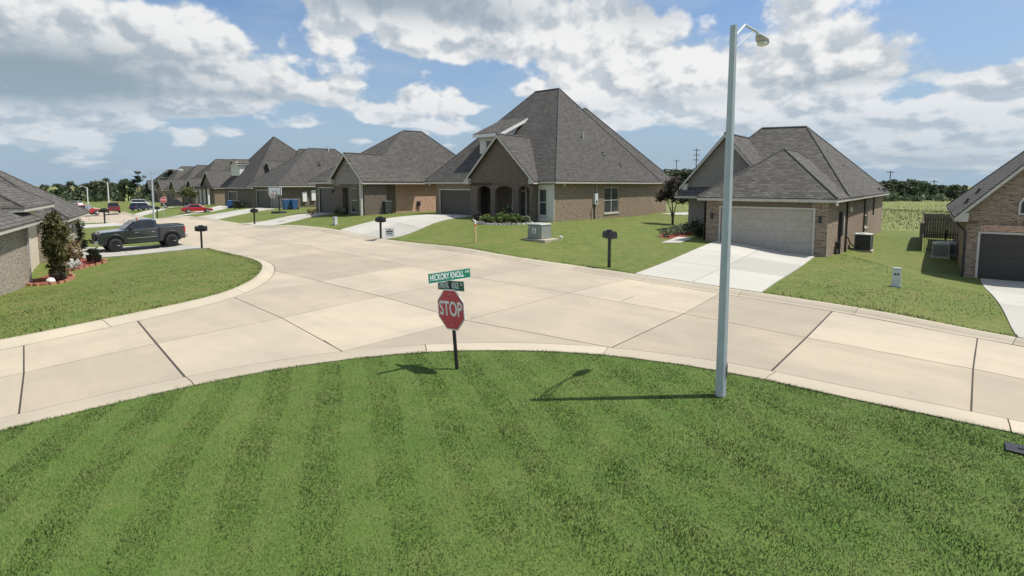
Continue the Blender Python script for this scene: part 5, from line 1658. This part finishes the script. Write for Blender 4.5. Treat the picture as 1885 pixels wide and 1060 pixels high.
def leaf_mat(name, dark, light, tip=None):
    m, t, b = new_mat(name)
    at = t.new("ShaderNodeAttribute"); at.attribute_name = "tone"
    oi = t.new("ShaderNodeObjectInfo")
    c = t.mix(at.outputs["Fac"], (*dark,), (*light,))
    if tip:
        c = t.mix(t.rng(at.outputs["Fac"], 0.82, 0.95), c, (*tip,))
    hs = t.new("ShaderNodeHueSaturation")
    t.put(hs.inputs["Color"], c); t.put(hs.inputs["Value"], t.rng(oi.outputs["Random"], 0, 1, .82, 1.15)); t.put(hs.inputs["Hue"], t.rng(oi.outputs["Random"], 0, 1, .485, .515))
    t.put(b.inputs["Base Color"], hs.outputs[0])
    b.inputs["Roughness"].default_value = 0.55
    b.inputs["Specular IOR Level"].default_value = 0.3
    tr_ = t.new("ShaderNodeBsdfTranslucent"); t.put(tr_.inputs["Color"], hs.outputs[0])
    mx = t.new("ShaderNodeMixShader"); mx.inputs[0].default_value = 0.25
    out = t.n["Material Output"]
    t.l.new(b.outputs[0], mx.inputs[1]); t.l.new(tr_.outputs[0], mx.inputs[2]); t.l.new(mx.outputs[0], out.inputs[0])
    MATS[name] = m

leaf_mat("leaf_wood", (0.060, 0.082, 0.048), (0.145, 0.175, 0.095))
leaf_mat("leaf_pine", (0.018, 0.032, 0.018), (0.055, 0.080, 0.040))
leaf_mat("leaf_olive", (0.055, 0.068, 0.022), (0.17, 0.17, 0.055), (0.19, 0.15, 0.05))
leaf_mat("leaf_myrtle", (0.030, 0.024, 0.022), (0.085, 0.070, 0.058), (0.14, 0.12, 0.10))
leaf_mat("leaf_bright", (0.060, 0.095, 0.022), (0.18, 0.23, 0.07))
leaf_mat("leaf_pale", (0.11, 0.14, 0.07), (0.28, 0.32, 0.19), (0.36, 0.38, 0.27))
leaf_mat("leaf_dark", (0.020, 0.030, 0.016), (0.060, 0.080, 0.040))
leaf_mat("leaf_dry", (0.16, 0.12, 0.06), (0.33, 0.26, 0.14))
leaf_mat("petal_white", (0.55, 0.55, 0.52), (0.82, 0.82, 0.80))

def leaves_mesh(name, blobs, n, leaf, mat, seed, gap=.0, gs=1.0, stretch=1.6, drop=0.0):
    """n leaf-sized faces spread through a crown made of blobs (cx, cy, cz, rx, ry, rz)"""
    rs = np.random.RandomState(seed)
    vol = np.array([b[3] * b[4] * b[5] for b in blobs]) ** .75
    pick = rs.choice(len(blobs), n, p=vol / vol.sum())
    B = np.array(blobs)[pick]
    d = rs.randn(n, 3); d /= np.linalg.norm(d, axis=1)[:, None]
    rad = rs.rand(n) ** .38
    wob = 1 + .22 * np.sin(d[:, 0] * 5 + B[:, 0] * 3) * np.sin(d[:, 2] * 6 + 1.3)
    P = B[:, :3] + d * B[:, 3:] * (rad * wob)[:, None]
    if gap:
        keep = np.array([mnoise.noise(Vector(p * gs) + Vector((seed, 0, 0))) > -gap for p in P])
        P, d, rad = P[keep], d[keep], rad[keep]
    m = len(P)
    a = rs.randn(m, 3); a[:, 2] -= drop; a += d * .5; a /= np.linalg.norm(a, axis=1)[:, None]
    b = np.cross(a, rs.randn(m, 3)); b /= np.linalg.norm(b, axis=1)[:, None]
    s = leaf * (.6 + .8 * rs.rand(m))[:, None]
    V = np.empty((m, 4, 3))
    V[:, 0] = P - a * s * stretch * .5; V[:, 1] = P + b * s * .5; V[:, 2] = P + a * s * stretch * .5; V[:, 3] = P - b * s * .5
    me = bpy.data.meshes.new(name)
    me.vertices.add(m * 4); me.vertices.foreach_set("co", V.ravel())
    me.loops.add(m * 4); me.polygons.add(m)
    me.loops.foreach_set("vertex_index", np.arange(m * 4, dtype=np.int32))
    me.polygons.foreach_set("loop_start", (np.arange(m) * 4).astype(np.int32)); me.polygons.foreach_set("loop_total", np.full(m, 4, np.int32))
    at = me.attributes.new("tone", "FLOAT", "POINT")
    at.data.foreach_set("value", np.repeat(rs.rand(m), 4))
    me.update(); me.validate()
    me.materials.append(MATS[mat])
    return me

def rand_blobs(seed, n, R0, H0, H1, r):
    rs = random.Random(seed); out = []
    for k in range(n):
        a = rs.uniform(0, 6.28); q = R0 * math.sqrt(rs.random()); z = rs.uniform(H0, H1)
        f = 1 - .5 * abs((z - H0) / (H1 - H0) - .4)
        rr = r * rs.uniform(.7, 1.25) * f
        out.append((q * f * math.cos(a), q * f * math.sin(a), z, rr, rr, rr * .8))
    return out

# far trees: unit height 1, copied and scaled
TREE_KINDS = []
for k in range(4):
    bl = rand_blobs(20 + k, 12, .26, .34, .86, .17)
    crown = leaves_mesh("crown", bl, 1500, .050, "leaf_wood", 40 + k, .12, 5.0)
    tk = MB().tube([(0, 0, -.05), (.01, 0, .25), (.02 * (k - 1), .01, .55), (.02 * (k - 1), .02, .75)], [.026, .02, .013, .005], 7)
    for j in range(4):
        a = j * 1.7 + k; tk.tube([(.01, 0, .3 + .08 * j), (.16 * math.cos(a), .16 * math.sin(a), .5 + .08 * j)], [.011, .003], 5)
    TREE_KINDS.append((tk.mesh("trunk", "bark"), crown))
for k in range(2):
    bl = []
    rs = random.Random(k + 3)
    for j in range(9):
        z = .52 + .055 * j; a = rs.uniform(0, 6.28); q = .17 * (1.1 - j / 11)
        bl.append((q * math.cos(a), q * math.sin(a), z, .11, .11, .035))
    bl.append((0, 0, .97, .07, .07, .06))
    crown = leaves_mesh("crown", bl, 900, .040, "leaf_pine", 70 + k, .05, 6.0)
    tk = MB().tube([(0, 0, -.05), (.0, .01, .5), (.01, .0, 1.0)], [.018, .013, .004], 7)
    for b in bl[:-1]:
        tk.tube([(0, 0, b[2] - .02), (b[0], b[1], b[2])], [.006, .002], 4)
    TREE_KINDS.append((tk.mesh("trunk", "bark"), crown))

def far_tree(px, top, Y, kind, wid, label, group, base=None):
    x = (px - 942.5) / 1000 * Y
    k = min(1, 165 / math.hypot(x, Y))
    z = gz(x * k, Y * k) - .3 if base is None else base
    hgt = (340 - top) / 1000 * Y + 3.3 - z
    t = thing("pine_tree" if kind >= 4 else "broadleaf_tree", label, "tree", (x, Y, z), random.uniform(0, 6.28), group)
    t.scale = (hgt * wid, hgt * wid, hgt)
    link("trunk", TREE_KINDS[kind][0], t); link("crown", TREE_KINDS[kind][1], t)

L1_ = "broadleaf tree in the distant wood at the end of the avenue"
for i, (px, top, kind) in enumerate([(70, 350, 0), (84, 346, 2), (97, 350, 1), (110, 338, 0), (121, 343, 3), (133, 340, 1), (146, 345, 2), (158, 340, 0), (168, 331, 3), (178, 340, 1), (188, 337, 2), (212, 340, 0), (220, 344, 3), (238, 336, 1), (246, 341, 2), (270, 336, 0), (283, 330, 3), (299, 334, 1), (312, 326, 2), (326, 331, 0)]):
    far_tree(px, top - 4 + random.uniform(-5, 4), random.uniform(145, 172), kind, random.uniform(.9, 1.2), L1_, "wood at the end of the avenue")
for px, top, kind, wid, lb in ((197, 326, 1, .75, "round-topped dark tree, left of the two tall ones over the far street"), (228, 319, 3, .75, "tallest dark round-topped tree above the far street"),
                               (257, 317, 4, 1.5, "lone layered pine beside the farthest roof"), (318, 315, 5, 1.2, "pine top showing above the far roofs")):
    far_tree(px, top, 140, kind, wid, lb, "tall trees over the far street")
R_ = "tree in the distant wood beyond the pale field"
random.seed(11)
for i in range(64):
    px = 1575 + i * 5.3 + random.uniform(-3, 3)
    top = 330 + (max(0, px - 1650) * .125 if px > 1650 else (1650 - px) * .10) + random.uniform(-7, 9)
    far_tree(px, min(top, 353), random.uniform(165, 200), random.randrange(4), random.uniform(.9, 1.5), R_, "wood beyond the field")
for px, top in ((1196, 322), (1208, 316), (1219, 312), (1229, 309), (1239, 312), (1247, 308), (1256, 312), (1266, 309), (1276, 315), (1288, 318), (1300, 320)):
    far_tree(px, top, random.uniform(185, 205), random.randrange(4), 1.3, "distant tree showing between the tall roof and the tan door house", "trees in the gap between houses")

# low scrub at the foot of the woods
sc = [((px - 942.5) * .163 + random.uniform(-2, 2), 163 + random.uniform(-6, 8), 0) for px in range(1570, 1960, 5)]
bl = [(x, y, gz(x * .9, y * .9) + .6, 2.2, 2.2, random.uniform(1.0, 2.4)) for x, y, _ in sc]
tag(link("undergrowth", leaves_mesh("undergrowth", bl, 9000, .55, "leaf_wood", 91, .1, .3)), kind="stuff")
sc = [((px - 942.5) * .148 + random.uniform(-2, 2), 148 + random.uniform(-6, 8)) for px in range(60, 340, 5)]
bl = [(x, y, gz(x, y) + .8, 2.0, 2.0, random.uniform(1.2, 2.6)) for x, y in sc]
tag(link("undergrowth", leaves_mesh("undergrowth", bl, 6000, .5, "leaf_wood", 92, .1, .3)), kind="stuff")
sc = [((px - 942.5) * .18 + random.uniform(-2, 2), 180 + random.uniform(-6, 8)) for px in range(1185, 1320, 5)]
bl = [(x, y, gz(x * .85, y * .85) + 1.0, 2.5, 2.5, random.uniform(1.5, 3.2)) for x, y in sc]
tag(link("undergrowth", leaves_mesh("undergrowth", bl, 3500, .6, "leaf_wood", 93, .1, .3)), kind="stuff")

# utility poles beyond the field
def utility_pole(px, top, Y, arms, label):
    x = (px - 942.5) / 1000 * Y; z = -2.2
    H = (340 - top) / 1000 * Y + 3.3 - z
    t = thing("utility_pole", label, "utility pole", (x, Y, z), random.uniform(-.5, .5), "utility poles beyond the field")
    MB().tube([(0, 0, 0), (0, 0, H)], [.22, .15], 8).build("pole", "wood_pole", t)
    for k in range(arms):
        zz = H - .7 - k * 1.9
        a = MB().box(-1.7, 1.7, -.11, .11, zz - .11, zz + .11).build("crossarm", "wood_pole", t)
        for q in (-1.5, -.6, .6, 1.5):
            MB().tube([(q, 0, zz + .11), (q, 0, zz + .45)], [.07, .05], 6).build("insulator", "utility_grey", a)
utility_pole(1279, 274, 215, 3, "tall utility pole with three crossarms between the two houses")
utility_pole(1243, 294, 260, 1, "thin utility pole left of the three-armed pole")
utility_pole(1635, 314, 215, 1, "utility pole above the wood beside the tan door house roof")
utility_pole(1716, 331, 240, 1, "utility pole above the middle of the wood beyond the field")
utility_pole(1808, 338, 240, 1, "utility pole just above the edge house's roof slope")

# ---------------------------------------------------------------- garden trees and shrubs
t = thing("crape_myrtle", "small dark-leaved multi-stem tree beside the tan door house", "tree", on_ground(11.05, 37.3), 0)
tk = MB()
for a, bx in ((.2, .5), (1.6, .45), (2.9, .6), (4.2, .4), (5.3, .55)):
    tk.tube([(0, 0, -.1), (.03 * math.cos(a), .03 * math.sin(a), .45), (.25 * bx * math.cos(a), .25 * bx * math.sin(a), 1.0), (.8 * bx * math.cos(a), .8 * bx * math.sin(a), 1.9)], [.075, .055, .035, .012], 7)
tk.build("trunk", "bark", t)
bl = [(.0, .0, 2.35, .85, .85, .70), (-.65, .1, 1.95, .55, .55, .45), (.6, -.1, 2.0, .55, .55, .5), (.2, .2, 2.9, .55, .55, .45), (-.25, -.2, 2.75, .55, .55, .45), (.85, 0, 1.75, .35, .35, .3), (-.95, 0, 1.7, .3, .3, .25), (.1, -.5, 1.8, .5, .4, .35)]
link("crown", leaves_mesh("crown", bl, 5200, .085, "leaf_myrtle", 5, .16, 2.4), t)

def shrub(x, y, w, hh, mat, label, n=900, leaf=.06, seed=1, group=None, stems=4, gap=.1, blobs=None, stretch=1.6, name="shrub", off=.1):
    t = thing(name, label, "shrub", on_ground(x, y, off), seed * 1.3, group)
    st = MB()
    for k in range(stems):
        a = 6.28 * k / stems
        st.tube([(0, 0, -.1), (w * .12 * math.cos(a), w * .12 * math.sin(a), hh * .3), (w * .28 * math.cos(a), w * .28 * math.sin(a), hh * .7)], [.02, .015, .005], 5)
    st.build("stem", "bark", t)
    bl = blobs or [(0, 0, hh * .55, w * .42, w * .42, hh * .42)] + [(w * .25 * math.cos(q * 1.26 + seed), w * .25 * math.sin(q * 1.26 + seed), hh * (.35 + .1 * (q % 3)), w * .27, w * .27, hh * .30) for q in range(5)]
    link("foliage", leaves_mesh("foliage", bl, n, leaf, mat, seed, gap, 3.0, stretch), t)
    return t

# corner house bed
bl = [(0, 0, .55, .42, .42, .5), (-.35, .1, 1.1, .4, .4, .42), (.3, -.1, 1.35, .5, .45, .45), (0, 0, 1.8, .6, .55, .45), (.35, .2, 2.15, .42, .4, .42), (-.25, -.1, 2.3, .4, .4, .4), (.15, .0, 2.65, .34, .34, .34), (-.55, 0, 1.75, .28, .28, .3), (.65, 0, 1.7, .3, .3, .28), (-.1, .1, .25, .35, .35, .25), (-.45, 0, .5, .25, .25, .3)]
shrub(-19.75, 23.35, 1.5, 2.7, "leaf_olive", "tall ragged olive-green shrub in front of the corner house", 5200, .085, 9, None, 5, .26, bl, 1.9).scale = (.85, .85, 1.0)
def bed(name, label, poly, mat="mulch_red", top=.125):
    return tag(sheet(name, poly, top, .1, .5, mat), label, "garden bed")
def edging(name, label, pts, mat, sz=(.2, .1, .11), step=.22):
    ln = smooth_line(pts, step)
    x, y = ln[0]
    t = thing(name, label, "edging", (x, y, gz(x, y) + .1))
    me = MB().box(-sz[0] / 2, sz[0] / 2, -sz[1] / 2, sz[1] / 2, -.08, sz[2], .006, .006).mesh("stone", mat)
    for i in range(len(ln) - 1):
        a, b = ln[i], ln[i + 1]
        o = link("stone", me, t); mx, my = (a[0] + b[0]) / 2, (a[1] + b[1]) / 2
        o.location = (mx - x, my - y, gz(mx, my) - gz(x, y) + random.uniform(-.012, .012)); o.rotation_euler = (random.uniform(-.04, .04), random.uniform(-.04, .04), math.atan2(b[1] - a[1], b[0] - a[0]) + random.uniform(-.06, .06))
pts = [(-20.35, 22.35), (-19.6, 21.9), (-19.0, 22.0), (-18.85, 22.6), (-19.2, 23.5), (-19.85, 24.3), (-20.6, 24.8)]
bed("mulch_bed", "red mulch bed round the tall shrub", pts + [(-21.4, 25.1), (-20.9, 23.6)])
edging("brick_edging", "curved orange brick edging round the tall shrub's bed", pts, "edging_brick")
pts2 = [(-21.0, 25.25), (-20.75, 25.75), (-20.45, 26.35), (-20.3, 26.95), (-20.9, 27.5)]
bed("mulch_bed", "narrow mulch strip beside the pickup's driveway", pts2 + [(-22.6, 28.2), (-22.0, 26.2)])
edging("brick_edging", "short brick edging by the pickup's front wheel", pts2, "edging_brick")
shrub(-20.95, 25.7, .75, .55, "petal_white", "mound of white flowers between the shrub and driveway", 500, .07, 4, None, 3)
shrub(-21.6, 26.5, 1.0, 1.3, "leaf_dry", "dry tan ornamental grass against the brick wall", 1300, .06, 6, None, 5, .05, [(0, 0, .7, .35, .35, .6), (.25, 0, .5, .3, .3, .5), (-.3, .1, .5, .3, .3, .5)], 4.0)
shrub(-19.35, 22.9, .7, .5, "leaf_myrtle", "low reddish shrub at the foot of the tall one", 450, .06, 12, None, 3)
shrub(-25.4, 31.9, .8, 1.75, "leaf_dark", "narrow dark shrub at the far corner of the house beside the pickup", 1500, .07, 14, None, 3, .08, [(0, 0, .5, .3, .3, .5), (0, 0, 1.2, .22, .22, .55), (.2, 0, .3, .3, .3, .25)])
def pot(x, y, label, seed, mat="leaf_dark"):
    t = thing("potted_plant", label, "potted plant", on_ground(x, y, .13), 0, "potted plants")
    MB().tube([(0, 0, 0), (0, 0, .30), (0, 0, .34)], [.13, .19, .20], 12).build("pot", "black_paint", t)
    MB().tube([(0, 0, .30), (0, 0, .315)], .17, 12).build("soil", "bark", t)
    link("foliage", leaves_mesh("foliage", [(0, 0, .52, .22, .22, .24), (.1, 0, .42, .18, .18, .16)], 320, .07, mat, seed, .05, 3.0, 2.2), t)
pot(-21.25, 27.15, "black pot with dark leaves on the mulch strip, farther from the pickup", 31)
pot(-20.7, 26.9, "black pot with dark leaves beside the pickup's front wheel", 32)
MBr = MB()
rk = thing("garden_rock", "pale rock at the foot of the tall shrub", "rock", on_ground(-19.28, 22.45, .12), .4)
bm = bmesh.new(); bmesh.ops.create_icosphere(bm, subdivisions=2, radius=.16)
for v in bm.verts:
    v.co *= 1 + .25 * mnoise.noise(v.co * 7); v.co.z *= .9
me = bpy.data.meshes.new("rock"); bm.to_mesh(me); bm.free(); me.materials.append(MATS["stone_pale"]); o = link("stone", me, rk); o.location.z = .1

# tall-roof house bed
bp = [(-2.7, 37.4), (-2.4, 36.0), (-1.5, 34.8), (-.4, 34.2), (.6, 34.2), (1.4, 34.9)]
bed("mulch_bed", "planting bed in front of the arched porch", bp + [(1.0, 36.6), (-1.2, 38.4)], "bark")
edging("stone_edging", "pale curved stone edging in front of the arched porch", bp, "stone_pale", (.26, .09, .10), .28)
for i, (x, y, w, hh, m, lb) in enumerate([(-1.55, 35.5, 1.1, .65, "leaf_bright", "bright green grassy shrub before the porch, nearest the marker post"), (-.65, 35.0, 1.2, .75, "leaf_bright", "bright green grassy shrub before the porch, middle one"),
        (.25, 35.1, 1.1, .70, "leaf_bright", "bright green grassy shrub before the porch, nearest the transformer"), (.9, 35.6, .8, .5, "leaf_pale", "pale low shrub at the end of the porch bed"),
        (-.35, 36.6, 1.15, 1.35, "leaf_dark", "taller dark round shrub by the front door"), (-2.3, 37.0, .6, .6, "leaf_myrtle", "small reddish shrub by the garage corner")]):
    shrub(x, y, w, hh, m, lb, 1000, .085, 50 + i, "shrubs before the porch", 4, .08, None, 2.6 if m == "leaf_bright" else 1.6)
# tan door house bed
rb = [(8.35, 30.9), (8.75, 30.2), (9.7, 30.9), (10.6, 32.1), (11.2, 33.2)]
bed("mulch_bed", "dark red mulch bed beside the garden path", rb + [(10.9, 34.4), (9.4, 33.4)])
for i, (x, y, w, hh, m, lb) in enumerate([(8.9, 31.1, .95, .62, "leaf_pale", "pale green shrub at the outer end of the red mulch bed"), (9.7, 32.0, 1.05, .72, "leaf_pale", "pale green shrub in the middle of the red mulch bed"), (10.4, 33.0, 1.0, .66, "leaf_pale", "pale green shrub at the inner end of the red mulch bed"),
        (11.3, 34.0, 1.1, .9, "leaf_dark", "dark shrub under the crape myrtle"), (11.0, 32.0, .9, 1.2, "leaf_dark", "dark rounded shrub against the grey stucco wall"), (10.75, 31.2, .85, .8, "leaf_dark", "low dark shrub at the corner of the grey stucco wall")]):
    shrub(x, y, w, hh, m, lb, 900, .06, 70 + i, "shrubs beside the garden path", 4, .08)
# up the street
shrub(-36.2, 72.3, 1.7, 1.5, "leaf_dark", "round dark shrub before the twin dormer house", 800, .14, 81)
t = thing("young_tree", "small green tree in front of the far porch columns", "tree", on_ground(-50.0, 84.5), 0)
MB().tube([(0, 0, -.1), (0, 0, 1.4), (.1, 0, 2.2)], [.09, .07, .03], 7).build("trunk", "bark", t)
link("crown", leaves_mesh("crown", [(0, 0, 2.2, 1.1, 1.1, .9), (.6, 0, 1.8, .7, .7, .6), (-.7, 0, 1.9, .7, .7, .6)], 900, .2, "leaf_olive", 83, .1, 1.5), t)
shrub(-17.0, 46.2, .9, .6, "leaf_dry", "dry low shrub by the vented gable porch, beside its garage", 500, .09, 84)
shrub(-14.2, 44.7, 1.3, .7, "leaf_pale", "pale grassy shrub in front of the vented gable porch", 700, .09, 85, None, 4, .08, None, 2.4)
